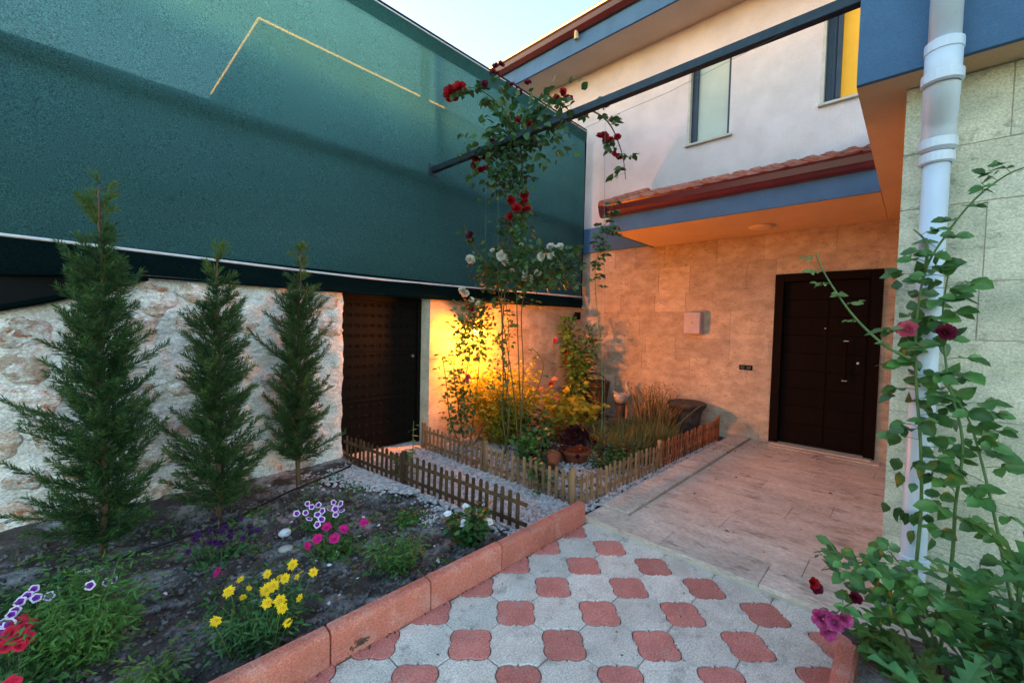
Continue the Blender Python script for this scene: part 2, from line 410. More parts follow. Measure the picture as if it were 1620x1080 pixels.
def hnoise(x, y, s=1.0):
    return (math.sin(x * 3.1 * s + 1.3) * math.cos(y * 2.7 * s + 0.4) + 0.5 * math.sin(x * 7.7 * s + y * 5.1 * s) + 0.3 * math.cos(x * 15.3 * s - y * 12.1 * s)) / 1.8

def sheet(name, x0, x1, y0, y1, step, zf, m, **kw):
    nx = max(2, int((x1 - x0) / step)); ny = max(2, int((y1 - y0) / step))
    xs = np.linspace(x0, x1, nx); ys = np.linspace(y0, y1, ny)
    V = np.array([(x, y, zf(x, y)) for y in ys for x in xs])
    F = [(j * nx + i, j * nx + i + 1, (j + 1) * nx + i + 1, (j + 1) * nx + i) for j in range(ny - 1) for i in range(nx - 1)]
    return tris_obj(name, V, F, m, smooth=True, kind='structure', **kw)

def f1x(y): return 2.03 + (4.45 - y) / (4.45 - 1.95) * 0.29      # line of the dark fence
def soil_z(x, y):
    z = 0.015 + 0.022 * hnoise(x, y) + 0.012 * hnoise(x * 4, y * 4) + rnd.uniform(-0.005, 0.005)
    if y > 4.0: z += (y - 4.0) * 0.12
    return z
sheet('garden_soil', -2.6, 2.12, 1.9, 4.6, 0.035, soil_z, M['soil'])
sheet('planting_bed', 3.0, 6.7, 1.98, 4.5, 0.06, lambda x, y: 0.0 + 0.02 * hnoise(x, y), M['soil'])
sheet('gravel_path', 2.0, 3.06, 1.93, 4.9, 0.06, lambda x, y: -0.012 + 0.01 * hnoise(x, y), M['gravel_base'])
sheet('corner_bed', -0.6, 3.2, -2.2, 0.16, 0.05, lambda x, y: 0.05 + 0.03 * hnoise(x, y) + max(0, -y) * 0.02, M['soil'])

ICO = None
def ico_template():
    t = (1 + 5 ** 0.5) / 2
    v = np.array([(-1, t, 0), (1, t, 0), (-1, -t, 0), (1, -t, 0), (0, -1, t), (0, 1, t), (0, -1, -t), (0, 1, -t), (t, 0, -1), (t, 0, 1), (-t, 0, -1), (-t, 0, 1)], float)
    v /= np.linalg.norm(v[0])
    f = [(0, 11, 5), (0, 5, 1), (0, 1, 7), (0, 7, 10), (0, 10, 11), (1, 5, 9), (5, 11, 4), (11, 10, 2), (10, 7, 6), (7, 1, 8), (3, 9, 4), (3, 4, 2), (3, 2, 6), (3, 6, 8), (3, 8, 9), (4, 9, 5), (2, 4, 11), (6, 2, 10), (8, 6, 7), (9, 8, 1)]
    return v, np.array(f)
ICO = ico_template()
def pebbles(name, pts, smin, smax, m, rng, flat=0.6, **kw):
    v0, f0 = ICO
    n = len(pts); P = np.asarray(pts)
    s = rng.uniform(smin, smax, (n, 1, 1)) * rng.uniform(0.6, 1.25, (n, 1, 3)) * np.array([1, 1, flat])
    j = rng.uniform(0.8, 1.2, (n, 12, 1))
    a = rng.uniform(0, 2 * PI, n); c, sn = np.cos(a), np.sin(a)
    V = v0[None] * s * j
    X = V[..., 0] * c[:, None] - V[..., 1] * sn[:, None]; Y = V[..., 0] * sn[:, None] + V[..., 1] * c[:, None]
    V = np.stack([X, Y, V[..., 2]], -1) + P[:, None, :]
    F = f0[None] + (np.arange(n) * 12)[:, None, None]
    return tris_obj(name, V.reshape(-1, 3), F.reshape(-1, 3), m, **kw)
rng = np.random.default_rng(3)

# white gravel of the path and the foot of the bed
pts = []
for _ in range(9500):
    y = rng.uniform(1.93, 4.75); x = rng.uniform(f1x(y) - 0.02, 3.03)
    pts.append((x, y, 0.004 + rng.uniform(-0.004, 0.012)))
for _ in range(2300):          # spills left of the dark fence
    y = rng.uniform(3.2, 4.45); x = f1x(y) - abs(rng.normal(0, 0.22)) * (y - 2.9) / 1.2
    pts.append((x, y, 0.032 + rng.uniform(-0.004, 0.012)))
for _ in range(300):
    y = rng.uniform(2.0, 3.1); x = f1x(y) - abs(rng.normal(0, 0.08))
    pts.append((x, y, 0.03))
o = pebbles('gravel', pts, 0.011, 0.024, M['gravel'], rng)
tag(o, 'white crushed gravel of the path leading to the black gate', 'gravel')
pts = [(rng.uniform(3.02, 4.4), rng.uniform(2.05, 4.35), 0.02 + rng.uniform(-0.004, 0.012)) for _ in range(4200)]
pts += [(rng.uniform(3.0, 6.2), rng.uniform(1.9, 2.1), 0.02 + rng.uniform(-0.004, 0.01)) for _ in range(1300)]
o = pebbles('gravel', pts, 0.012, 0.026, M['gravel'], rng)
tag(o, 'pale gravel inside the fenced bed lit orange by the wall lamp', 'gravel')
pts = []
for _ in range(7000):
    x = rng.uniform(-1.2, 2.1); y = rng.uniform(1.95, 4.4)
    if x > f1x(y): continue
    pts.append((x, y, 0.018 + 0.022 * hnoise(x, y) + rng.uniform(-0.004, 0.01)))
o = pebbles('soil_crumbs', pts, 0.004, 0.017, M['clod'], rng, flat=0.8)
tag(o, 'loose crumbs and small stones on the dark soil of the flower bed', 'soil')

# ------------------------------------------------------------------ paving
PX, PY, PP = 0.364, 1.834, 0.324
def red_r(t):
    # t from a lattice axis, period 90 degrees: rounded lobes on the axes, a cusp on the diagonals
    a = abs((t + PI / 4) % (PI / 2) - PI / 4) * 180 / PI
    K = ((0, .1235), (6, .1225), (12, .1175), (19, .1135), (26, .1075), (33, .0995), (37, .0935), (41, .0930), (45, .1085))
    for (a0, r0), (a1, r1) in zip(K[:-1], K[1:]):
        if a <= a1 + 1e-9: return 1.0 * (r0 + (r1 - r0) * (a - a0) / (a1 - a0))
    return .1085
def red_poly(gap=0.0):
    return [((red_r(t) - gap) * math.cos(t), (red_r(t) - gap) * math.sin(t)) for t in [2 * PI * k / 96 for k in range(96)]]
def white_poly(gap=0.002):
    h = PP / 2; out = []
    for cx, cy, a0 in ((-h, -h, 90), (h, -h, 180), (h, h, 270), (-h, h, 0)):
        # boundary of each corner bite, walked so that the outline runs counter-clockwise
        for k in range(25):
            t = R(a0) - (PI / 2) * k / 24
            out.append((cx + (red_r(t) + gap) * math.cos(t), cy + (red_r(t) + gap) * math.sin(t)))
    res = []
    for x, y in out: res.append((max(-h + 0.0018, min(h - 0.0018, x)), max(-h + 0.0018, min(h - 0.0018, y))))
    return res
me_red = MB().prism(red_poly(0.002), -0.05, 0.0, 0.005).mesh('paver', M['paver_r'])
me_white = MB().prism(white_poly(0.0025), -0.05, 0.0, 0.005).mesh('paver', M['paver_w'])
pav = MB().box(-1.0, 2.86, 0.1, 1.95, -0.1, -0.008)
paving = tag(pav.build('paving', M['joint']), kind='structure')
for i in range(-2, 9):
    for j in range(0, 6):
        x = PX + i * PP; y = PY - j * PP
        if x < 2.9 and y > 0.1: inst('paver', me_red, paving, (x, y, rnd.uniform(-0.0015, 0.0015)))
        x += PP / 2; y -= PP / 2
        if x < 2.95 and y > 0.1: inst('paver', me_white, paving, (x, y, rnd.uniform(-0.0015, 0.0015)), (0, 0, 0))

# kerb stones
def kerb_mesh(L):
    mb = MB(); w = 0.075; h = 0.162; n = 6
    prof = [(0, -0.06), (0, h - 0.03)] + [(0.03 - 0.03 * math.cos(t), h - 0.03 + 0.03 * math.sin(t)) for t in (R(22), R(45), R(68), R(90))] + [(w - 0.012, h), (w, h - 0.012), (w, -0.06)]
    vs = []
    k = len(prof)
    for x, c in ((0.0, 0.006), (0.006, 0), (L - 0.006, 0), (L, 0.006)):
        for (y, z) in prof:
            yy = y + (c if y < w / 2 else -c); zz = z - (c if z > 0.05 else 0)
            vs.append((x, yy, zz))
    fs = []
    for s in range(3):
        for i in range(k - 1):
            fs.append((s * k + i, s * k + i + 1, (s + 1) * k + i + 1, (s + 1) * k + i))
    fs.append(tuple(range(k))[::-1]); fs.append(tuple(3 * k + i for i in range(k)))
    return mb.add(vs, fs).mesh('kerb_stone', M['kerb'], smooth=False)
kerb = empty('kerb', (0, 1.84, 0), kind='structure')
km = kerb_mesh(0.538)
xs = [-0.832, -0.288, 0.256, 0.80, 1.344, 1.888, 2.432]
for x in xs:
    if x == 2.432:
        me = kerb_mesh(0.39)
        inst('kerb_stone', me, kerb, (x, 1.84, 0))
    else: inst('kerb_stone', km, kerb, (x, 1.84, rnd.uniform(-0.003, 0.003)), (0, 0, rnd.uniform(-0.004, 0.004)))
kerb2 = empty('kerb', (0, 0.2, 0), kind='structure')
for x in (-0.30, 0.25, 0.80, 1.35, 1.90):
    o = inst('kerb_stone', km, kerb2, (x + 0.54, 0.20, -0.01), (0, 0, PI))

# porch floor of travertine slabs
pf = MB().box(2.84, 6.66, 0.09, 1.9, -0.1, 0.018).box(2.6, 3.198, -2.2, 0.088, -0.1, 0.018)
pfo = tag(pf.build('porch_floor', M['grout']), kind='structure')
cube = MB().box(0, 1, 0, 1, 0, 1)
def slab(parent, x0, x1, y0, y1, z0, z1, m, name, c=0.003, gap=0.0015):
    mb = MB().box(x0 + gap, x1 - gap, y0 + gap, y1 - gap, z0, z1, c)
    org = ((x0 + x1) / 2, (y0 + y1) / 2, z0)
    return mb.build(name, m, parent, org=org)
x = 3.12
row = 0
while x < 6.6:
    w = 0.30 if x + 0.30 < 6.65 else 6.65 - x
    y = 1.62; k = 0
    first = [0.9, 0.45, 1.1, 0.7][row % 4]
    while y > 0.1:
        L = first if k == 0 else [0.9, 0.6, 1.2][(row + k) % 3]
        y1 = max(0.095, y - L * 1.3)
        if y1 < 0.25: y1 = 0.095
        slab(pfo, x, x + w, y1, y, 0.0, 0.040 + rnd.uniform(-0.0006, 0.0006), M['trav_floor'], 'floor_slab', 0.001)
        y = y1; k += 1
    x += w; row += 1
for k, (a, b) in enumerate(((1.87, 1.25), (1.25, 0.62), (0.62, 0.09), (0.09, -0.5), (-0.5, -1.1), (-1.1, -1.7))):     # nosing along the paving
    slab(pfo, 2.84, 3.118, b, a, 0.0, 0.042, M['trav_floor'], 'edge_slab', 0.004)
for k in range(6):           # low upstand along the planted bed
    a = 3.12 + k * 0.59
    slab(pfo, a, min(a + 0.59, 6.65), 1.63, 1.87, 0.0, 0.062 + (k % 2) * 0.001, M['trav_floor'], 'edge_slab', 0.004)

# ================================================================== HOUSE
house = empty('house', (6.65, 0, 0), 'cream and travertine two storey house with blue fascias, red gutters and dark front door', 'house')
HX = 6.65

def clad(parent, name, plane, fixed, a0, a1, z0, z1, m, rows, holes=(), seed=1, out=-1, th=0.006, lens=(0.62, 0.4, 0.8, 0.5)):
    """travertine panels on plane x=fixed (plane 0) or y=fixed (plane 1); panels stand out by th in direction out"""
    rr = random.Random(seed)
    z = z0; r = 0
    while z < z1 - 0.02:
        h = rows[r % len(rows)]
        zt = min(z + h, z1)
        if z1 - zt < 0.1: zt = z1
        a = a0 - rr.uniform(0, 0.4)
        while a < a1 - 0.001:
            L = lens[rr.randrange(len(lens))]
            b = min(a + L, a1)
            if a1 - b < 0.12: b = a1
            s = max(a, a0)
            if b - s > 0.02:
                segs = [(s, b, z, zt)]
                for (h0, h1, g0, g1) in holes:
                    new = []
                    for (p, q, c, d) in segs:
                        if q <= h0 or p >= h1 or d <= g0 or c >= g1: new.append((p, q, c, d)); continue
                        if p < h0: new.append((p, h0, c, d))
                        if q > h1: new.append((h1, q, c, d))
                        if d > g1: new.append((max(p, h0), min(q, h1), g1, d))
                        if c < g0: new.append((max(p, h0), min(q, h1), c, g0))
                    segs = new
                for (p, q, c, d) in segs:
                    if q - p < 0.015 or d - c < 0.015: continue
                    t = th + rr.uniform(-0.001, 0.001); gp = 0.0019
                    if plane == 0: bx = (fixed, fixed + out * t, p + gp, q - gp, c + gp, d - gp)
                    else: bx = (p + gp, q - gp, fixed, fixed + out * t, c + gp, d - gp)
                    mb = MB().box(*bx, c=0.0012)
                    mb.build(name, m, parent, org=((bx[0] + bx[1]) / 2, (bx[2] + bx[3]) / 2, (bx[4] + bx[5]) / 2))
            a = b
        z = zt; r += 1

# walls (the door opening is cut out of the ground floor wall)
DY0, DY1, DZ = 0.30, 1.405, 2.335
lw = MB()
lw.box(HX, HX + 0.25, DY1 + 0.0, 4.70, -0.1, 2.93)
lw.box(HX, HX + 0.25, 0.08, DY0, -0.1, 2.93)
lw.box(HX, HX + 0.25, DY0, DY1, DZ, 2.93)
lwo = lw.build('lower_wall', M['grout'], house)
clad(lwo, 'travertine_panel', 0, HX, 0.10, 4.70, 0.03, 2.92, M['trav'], [0.30, 0.405, 0.405, 0.30, 0.405], holes=((DY0, DY1, -1, DZ),), seed=4)
lw2 = MB().box(HX + 0.004, HX + 0.25, 4.702, 6.7, -0.1, 2.93).build('rear_wall', M['render'], house)

# upper wall with two window openings
W = [(2.09, 2.665, 4.42, 5.68), (0.36, 0.975, 4.47, 5.68)]
uw = MB()
ys = [0.0, 0.36, 0.975, 2.09, 2.665, 6.7]
for k in range(5):
    a, b = ys[k], ys[k + 1]
    hole = [w for w in W if abs(w[0] - a) < 1e-6]
    if hole:
        uw.box(HX, HX + 0.25, a, b, 3.376, hole[0][2]); uw.box(HX, HX + 0.25, a, b, hole[0][3], 6.235)
    else: uw.box(HX, HX + 0.25, a, b, 3.376, 6.235)
uw.build('upper_wall', M['render'], house)
MB().box(HX - 0.045, HX + 0.25, 3.16, 6.7, 2.93, 3.374).build('floor_band', M['blue'], house)
MB().box(HX + 0.001, HX + 0.25, 0.0, 3.16, 2.93, 3.374).build('inner_wall', M['render'], house)

# front windows
def window(y0, y1, z0, z1, lit):
    fr = 0.05
    mb = MB()
    xf = HX + 0.07
    mb.box(xf, xf + 0.07, y0, y0 + fr, z0, z1, 0.004); mb.box(xf, xf + 0.07, y1 - fr * (2.1 if lit else 1.7), y1, z0, z1, 0.004)
    mb.box(xf, xf + 0.07, y0 + fr, y1 - fr, z0, z0 + fr, 0.004); mb.box(xf, xf + 0.07, y0 + fr, y1 - fr, z1 - fr, z1, 0.004)
    root = mb.build('window_frame', M['frame'], house)
    root['label'] = 'narrow window with a lit yellow blind' if lit else 'narrow window with a pale closed blind'
    if lit:
        m2 = MB()
        m2.box(xf - 0.02, xf + 0.05, y1 - fr * 3.2, y1 - fr * 2.2, z0 + fr, z1 - fr, 0.003)
        for q in range(3): m2.box(xf - 0.012, xf - 0.004, y1 - 0.06 - q * 0.03, y1 - 0.052 - q * 0.03, z0 + fr, z1 - fr)
        m2.build('sash', M['frame'], root)
    MB().box(xf + 0.045, xf + 0.055, y0 + fr, y1 - fr, z0 + fr, z1 - fr).build('blind', M['blind_lit'] if lit else M['blind'], root)
    MB().box(HX - 0.05, HX + 0.06, y0 - 0.05, y1 + 0.05, z0 - 0.035, z0 - 0.002, 0.004).build('window_sill', M['sill'], root)
    MB().box(HX - 0.012, HX + 0.068, y1 - 0.002, y1 + 0.035, z0, z1, 0.003).build('window_reveal', M['sill'], root)
window(*W[0], False)
window(*W[1], True)

# main eaves: soffit, blue fascia, gutter, warm LED line, tiles
E0, E1 = -2.0, 6.7
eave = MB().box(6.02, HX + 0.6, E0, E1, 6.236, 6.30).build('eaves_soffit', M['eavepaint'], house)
MB().box(5.98, 6.018, E0, E1, 6.225, 6.54).build('eaves_fascia', M['blue'], house)
gp = [(5.975, 6.50), (5.93, 6.50), (5.87, 6.56), (5.85, 6.63), (5.83, 6.66), (5.845, 6.67), (5.87, 6.645), (5.89, 6.575), (5.94, 6.52), (5.975, 6.52)]
def extrude_y(mb, prof, y0, y1, m=0):
    n = len(prof)
    vs = [(x, y0, z) for x, z in prof] + [(x, y1, z) for x, z in prof]
    fs = [(i, (i + 1) % n, n + (i + 1) % n, n + i) for i in range(n)] + [tuple(range(n))[::-1], tuple(range(n, 2 * n))]
    return mb.add(vs, fs, m)
eg = extrude_y(MB(), gp, E0, E1).build('gutter', M['gutter'], house)
MB().box(5.822, 5.842, E0, E1, 6.675, 6.69).build('led_strip', M['led_eave'], eg)
extrude_y(MB(), [(5.86, 6.66), (5.86, 6.74), (7.6, 7.5), (7.6, 7.42)], E0, E1).build('roof', M['tile'], house)
for yy in (4.34, 1.9):
    b = MB().tube([(5.93, yy, 6.40), (5.93, yy, 6.60)], 0.035, 10)
    b.box(5.93, 5.98, yy - 0.02, yy + 0.02, 6.45, 6.50)
    b.build('eaves_lamp', M['soffit'], house)

# porch canopy
CY0, CY1 = 0.296, 3.155
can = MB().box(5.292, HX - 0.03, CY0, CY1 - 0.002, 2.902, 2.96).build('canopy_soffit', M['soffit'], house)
cf = MB()
cf.box(5.262, 5.29, CY0, CY1 + 0.028, 2.897, 3.13)
cf.box(5.29, HX - 0.0, CY1, CY1 + 0.028, 2.897, 3.13)
cf.build('canopy_fascia', M['blue'], house)
gp2 = [(5.262, 3.115), (5.22, 3.115), (5.19, 3.13), (5.175, 3.165), (5.165, 3.175), (5.155, 3.24), (5.14, 3.26), (5.155, 3.27), (5.18, 3.25), (5.262, 3.24)]
def gut(prof, y0, y1, parent):
    extrude_y(MB(), prof, y0, y1).build('canopy_gutter', M['gutter'], parent)
gut(gp2, CY0, CY1 + 0.15, house)
gs = MB(); n = len(gp2)
prf = [(CY1 + 0.03 + (5.262 - x), z) for x, z in gp2]
gs.add([(5.14, y, z) for y, z in prf] + [(HX, y, z) for y, z in prf], [(i, (i + 1) % n, n + (i + 1) % n, n + i) for i in range(n)] + [tuple(range(n))[::-1], tuple(range(n, 2 * n))])
gs.build('canopy_gutter', M['gutter'], house)
sl = math.atan2(0.56, 1.45)
extrude_y(MB(), [(5.19, 3.22), (5.19, 3.245), (HX, 3.80), (HX, 3.775)], CY0, CY1 + 0.1).build('canopy_deck', M['wood_dark'], house)
def tile_mesh():
    mb = MB(); L = 0.40; nx = 6; w = 0.215
    vs = []
    def h(u):   # pan and roll profile across the tile
        return 0.030 * math.exp(-((u - 0.72) / 0.17) ** 2) + 0.008 * math.exp(-((u - 0.05) / 0.1) ** 2)
    N = 12
    for s, (t, dz) in enumerate(((0.0, 0.010), (L, 0.0))):
        for i in range(N + 1):
            u = i / N
            vs.append((t, -w / 2 + w * u, h(u) + dz))
    b = len(vs)
    for i in range(N + 1):
        u = i / N; vs.append((0, -w / 2 + w * u, h(u) + 0.010 - 0.018))
    fs = [(i, i + 1, N + 1 + i + 1, N + 1 + i) for i in range(N)] + [(b + i, b + i + 1, i + 1, i) for i in range(N)]
    return mb.add(vs, fs).mesh('roof_tile', M['tile'], smooth=False)
tm = tile_mesh()
nt_ = int((CY1 + 0.1 - CY0) / 0.2)
for r in range(4):
    for k in range(nt_ + 1):
        y = CY1 + 0.04 - k * 0.2
        if y < CY0 + 0.05: continue
        d = r * 0.36 - 0.02 + rnd.uniform(-0.006, 0.006)
        inst('roof_tile', tm, house, (5.17 + d * math.cos(sl), y + rnd.uniform(-0.004, 0.004), 3.255 + d * math.sin(sl) + rnd.uniform(0, 0.006)), (rnd.uniform(-0.03, 0.03), -sl, rnd.uniform(-0.02, 0.02)))
# verge tiles at the left end
for r in range(4):
    d = r * 0.36
    a = Vector((5.16 + d * math.cos(sl), CY1 + 0.10, 3.28 + d * math.sin(sl)))
    b = a + Vector((math.cos(sl), 0, math.sin(sl))) * 0.38
    MB().tube([a, b], [0.062, 0.052], 10).build('verge_tile', M['tile'], house, smooth=True)

# balcony slab over the side wing, with deep blue fascia
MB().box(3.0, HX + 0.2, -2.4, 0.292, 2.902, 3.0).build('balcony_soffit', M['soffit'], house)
bf = MB().box(2.966, 2.998, -2.4, 0.29, 2.9, 3.98).box(3.0, 5.1, 0.264, 0.29, 3.002, 3.98).box(5.1, HX + 0.2, 0.264, 0.29, 3.3, 3.98)
bf.build('balcony_fascia', M['blue'], house)

# side wing wall to the right
WX, WY = 3.2, 0.075
sw = MB().box(WX, WX + 0.25, -2.4, WY, -0.1, 2.9).box(WX + 0.25, HX, WY - 0.25, WY, -0.1, 2.9)
swo = sw.build('side_wall', M['grout'], house)
clad(swo, 'travertine_panel', 0, WX, -2.4, WY + 0.018, 0.02, 2.90, M['trav_grey'], [0.405, 0.30, 0.405, 0.405, 0.30], seed=9, lens=(0.6, 0.8, 0.5, 0.4))
clad(swo, 'travertine_panel', 1, WY, WX + 0.002, HX - 0.02, 0.04, 2.90, M['trav_grey'], [0.405, 0.30, 0.405, 0.405, 0.30], seed=12, out=1, lens=(0.6, 0.8, 0.5))

# rainwater pipe
dp = MB(); py = -0.040
dp.tube([(2.88, py, 4.4), (2.88, py, 2.87)], 0.058, 20)
dp.tube([(2.88, py, 2.90), (2.885, py, 2.80), (2.93, py, 2.72), (3.02, py, 2.66), (3.07, py, 2.60), (3.085, py, 2.50)], 0.066, 20)
dp.tube([(3.085, py, 2.54), (3.085, py + 0.002, 0.25), (3.085, py, 0.1)], 0.052, 20)
dpo = dp.build('downpipe', M['pipe'], house, smooth=True)
for z, r, x in ((2.78, 0.076, 2.892), (2.53, 0.074, 3.085), (2.46, 0.068, 3.085), (0.36, 0.066, 3.085), (2.92, 0.070, 2.88), (1.30, 0.060, 3.085)):
    MB().lathe([(r - 0.012, z - 0.03), (r, z - 0.022), (r, z + 0.022), (r - 0.012, z + 0.03)], x, py, 20).build('pipe_collar', M['pipe'], dpo, smooth=False)

# front door
dfm = MB(); fw = 0.105
dfm.box(HX - 0.045, HX + 0.12, DY0, DY0 + fw, 0.06, DZ, 0.006)
dfm.box(HX - 0.045, HX + 0.12, DY1 - fw, DY1, 0.06, DZ, 0.006)
dfm.box(HX - 0.045, HX + 0.12, DY0 + fw, DY1 - fw, DZ - fw, DZ, 0.006)
door = dfm.build('front_door', M['door'], house)
lf = MB().box(HX + 0.04, HX + 0.10, DY0 + fw, DY1 - fw, 0.07, DZ - fw)
leaf = lf.build('door_leaf', M['door'], door)
dm = MB()
for k in range(9):
    z = 0.12 + k * 0.235
    dm.box(HX + 0.03, HX + 0.0395, DY0 + fw + 0.02, DY0 + 0.50, z, z + 0.228, 0.004)
    dm.box(HX + 0.03, HX + 0.0395, DY0 + 0.515, DY1 - fw - 0.02, z, z + 0.228, 0.004)
dm.build('door_moulding', M['door'], door)
hb = MB().tube([(HX - 0.03, 0.62, 0.98), (HX - 0.03, 0.62, 1.46)], 0.012, 8)
h = hb.build('door_handle', M['door'], door)
MB().box(HX - 0.035, HX + 0.03, 0.595, 0.645, 1.462, 1.472).box(HX - 0.035, HX + 0.03, 0.595, 0.645, 0.968, 0.978).build('handle_mount', M['chrome'], door)
MB().tube([(HX + 0.028, 0.50, 1.20), (HX + 0.005, 0.50, 1.20)], 0.014, 10).build('door_lock', M['chrome'], door)
MB().tube([(HX + 0.028, 0.84, 1.62), (HX + 0.015, 0.84, 1.62)], 0.009, 10).build('door_viewer', M['chrome'], door)
MB().box(HX - 0.14, HX + 0.03, DY0 + 0.02, DY1 - 0.03, 0.041, 0.068, 0.004).build('threshold', M['sill'], house)
MB().box(HX - 0.24, HX - 0.008, DY0 - 0.06, DY1 + 0.0, 0.0405, 0.052, 0.003).build('threshold', M['trav_floor'], house)

# ceiling lamp, meter box, switch
cl = empty('ceiling_lamp', (6.10, 1.48, 2.9), 'round flush ceiling lamp on the orange lit porch soffit', 'lamp')
MB().lathe([(0.001, 2.865), (0.10, 2.868), (0.135, 2.88), (0.14, 2.899)], 6.10, 1.48, 24).build('diffuser', M['plaster_lamp'], cl, smooth=True)
MB().lathe([(0.14, 2.885), (0.15, 2.886), (0.15, 2.899)], 6.10, 1.48, 24).build('ring', M['soffit'], cl)
mbx = empty('meter_box', (6.55, 2.46, 1.49), 'lilac grey box mounted on the travertine wall left of the door', 'box')
MB().box(6.50, HX - 0.008, 2.33, 2.58, 1.50, 1.83, 0.008).build('box_body', M['boxpaint'], mbx)
MB().box(6.490, 6.4992, 2.338, 2.572, 1.508, 1.822, 0.003).build('box_cover', M['boxpaint'], mbx)
MB().tube([(6.4895, 2.455, 1.67), (6.482, 2.455, 1.67)], 0.014, 10).build('box_lock', M['ycentre'], mbx)
swt = empty('wall_switch', (6.63, 1.73, 1.0), 'small dark double switch on the wall beside the door frame', 'switch')
MB().box(HX - 0.020, HX - 0.0085, 1.645, 1.815, 1.01, 1.08, 0.003).build('switch_plate', M['black'], swt)
for yy in (1.69, 1.77):
    MB().box(HX - 0.026, HX - 0.0205, yy - 0.028, yy + 0.028, 1.02, 1.07, 0.002).build('switch_key', M['frame'], swt)

# ================================================================== LEFT BOUNDARY
GY = 4.45
# whitewashed rubble wall
rw = empty('stone_wall', (2.0, GY, 0), 'whitewashed rubble stone wall behind the three cypresses, left of the black gate', 'wall')
def walltop(x): return 1.90 if x > 0.35 else 1.90 - min(0.42, (0.35 - x) * 0.48)
V = []; nx = 200; nz = 70
x0w, x1w = -3.2, 2.03
for j in range(nz + 1):
    for i in range(nx + 1):
        x = x0w + (x1w - x0w) * i / nx; z = -0.1 + (walltop(x) + 0.1) * j / nz
        d = 0.022 * hnoise(x * 1.6, z * 1.9) + 0.016 * hnoise(x * 4 + 2, z * 5) + rnd.uniform(-0.006, 0.006)
        e = 0.02 * max(0, 1 - (x1w - x) / 0.06)
        V.append((x + (0.012 * hnoise(3, z * 6) if i == nx else 0), GY + d + e, z))
F = [(j * (nx + 1) + i, j * (nx + 1) + i + 1, (j + 1) * (nx + 1) + i + 1, (j + 1) * (nx + 1) + i) for j in range(nz) for i in range(nx)]
tris_obj('mortar_face', np.array(V), F, M['mortar'], parent=rw, smooth=True, kind=None)
cb = MB()
for k in range(14):
    xa = x0w + (x1w - x0w) * k / 14; xb = x0w + (x1w - x0w) * (k + 1) / 14
    cb.box(xa, xb, GY + 0.045, GY + 0.35, -0.1, min(walltop(xa), walltop(xb)) - 0.005)
cb.build('wall_core', M['mortar'], rw)
v0, f0 = ICO
def subdiv(v, f):
    v = [tuple(p) for p in v]; cache = {}; nf = []
    def mid(a, b):
        k = (min(a, b), max(a, b))
        if k not in cache:
            m_ = (np.array(v[a]) + np.array(v[b])) / 2; m_ /= np.linalg.norm(m_)
            cache[k] = len(v); v.append(tuple(m_))
        return cache[k]
    for a, b, c in f:
        x, y, z = mid(a, b), mid(b, c), mid(c, a)
        nf += [(a, x, z), (b, y, x), (c, z, y), (x, y, z)]
    return np.array(v), np.array(nf)
V1, F1 = subdiv(v0, f0)
V2, F2 = subdiv(V1, F1)
r2 = random.Random(21)
placed = []
for row in range(7):
    zc = 0.13 + row * 0.268
    x = -2.4 + r2.uniform(0, 0.2)
    while x < 1.95:
        w = r2.uniform(0.17, 0.36); hgt = r2.uniform(0.075, 0.125)
        zz = zc + r2.uniform(-0.035, 0.035)
        if x + w < 1.99 and zz + hgt < walltop(x + w / 2) and r2.random() < 0.96:
            pz = r2.uniform(0, 9); amp = 0.30; wob = [r2.uniform(0.82, 1.12) for _ in range(7)]
            vs = []
            ang = r2.uniform(-0.3, 0.3)
            for p in V2:
                th_ = (math.atan2(p[2], p[0]) / (2 * PI) * 7) % 7; i0 = int(th_) % 7; fr_ = th_ - int(th_)
                k = (wob[i0] * (1 - fr_) + wob[(i0 + 1) % 7] * fr_) + amp * 0.45 * hnoise(p[0] * 3 + pz, p[2] * 3) * 0.5 + amp * hnoise(p[0] * 0.6 + pz, p[2] * 0.6 + pz * 1.7)
                px = math.copysign(abs(p[0]) ** 0.75, p[0]) * w / 2 * k; pzz = math.copysign(abs(p[2]) ** 0.75, p[2]) * hgt * k
                vs.append((px * math.cos(ang) - pzz * math.sin(ang), (p[1] * 0.024 + 0.006 * hnoise(p[0] * 4 + pz, p[2] * 5)) * k, px * math.sin(ang) + pzz * math.cos(ang)))
            c = (x + w / 2, GY - 0.002 + r2.uniform(0.0, 0.012), zz)
            mb = MB().add([(a + c[0], b + c[1], d + c[2]) for a, b, d in vs], [tuple(t) for t in F2])
            mb.build('wall_stone', M['stone'], rw, smooth=True, org=c)
        x += w + r2.uniform(0.02, 0.10)

# travertine garden wall right of the gate
gw = empty('garden_wall', (3.14, GY, 0), 'travertine clad garden wall between the black gate and the house, lit by a warm lamp', 'wall')
gwc = MB().box(3.16, HX - 0.008, GY + 0.0, GY + 0.3, -0.1, 1.90).build('wall_core', M['grout'], gw)
clad(gw, 'travertine_panel', 1, GY, 3.14, HX - 0.008, 0.0, 1.895, M['trav'], [0.405, 0.30, 0.405], seed=31, out=-1, lens=(0.6, 0.8, 0.45))
clad(gw, 'travertine_panel', 0, 3.16, GY + 0.0, GY + 0.30, 0.0, 1.895, M['trav_grey'], [1.895], seed=31, out=-1, lens=(2.0,))
MB().box(3.12, HX - 0.024, GY - 0.03, GY + 0.31, 1.897, 1.93, 0.005).build('coping', M['sill'], gw)

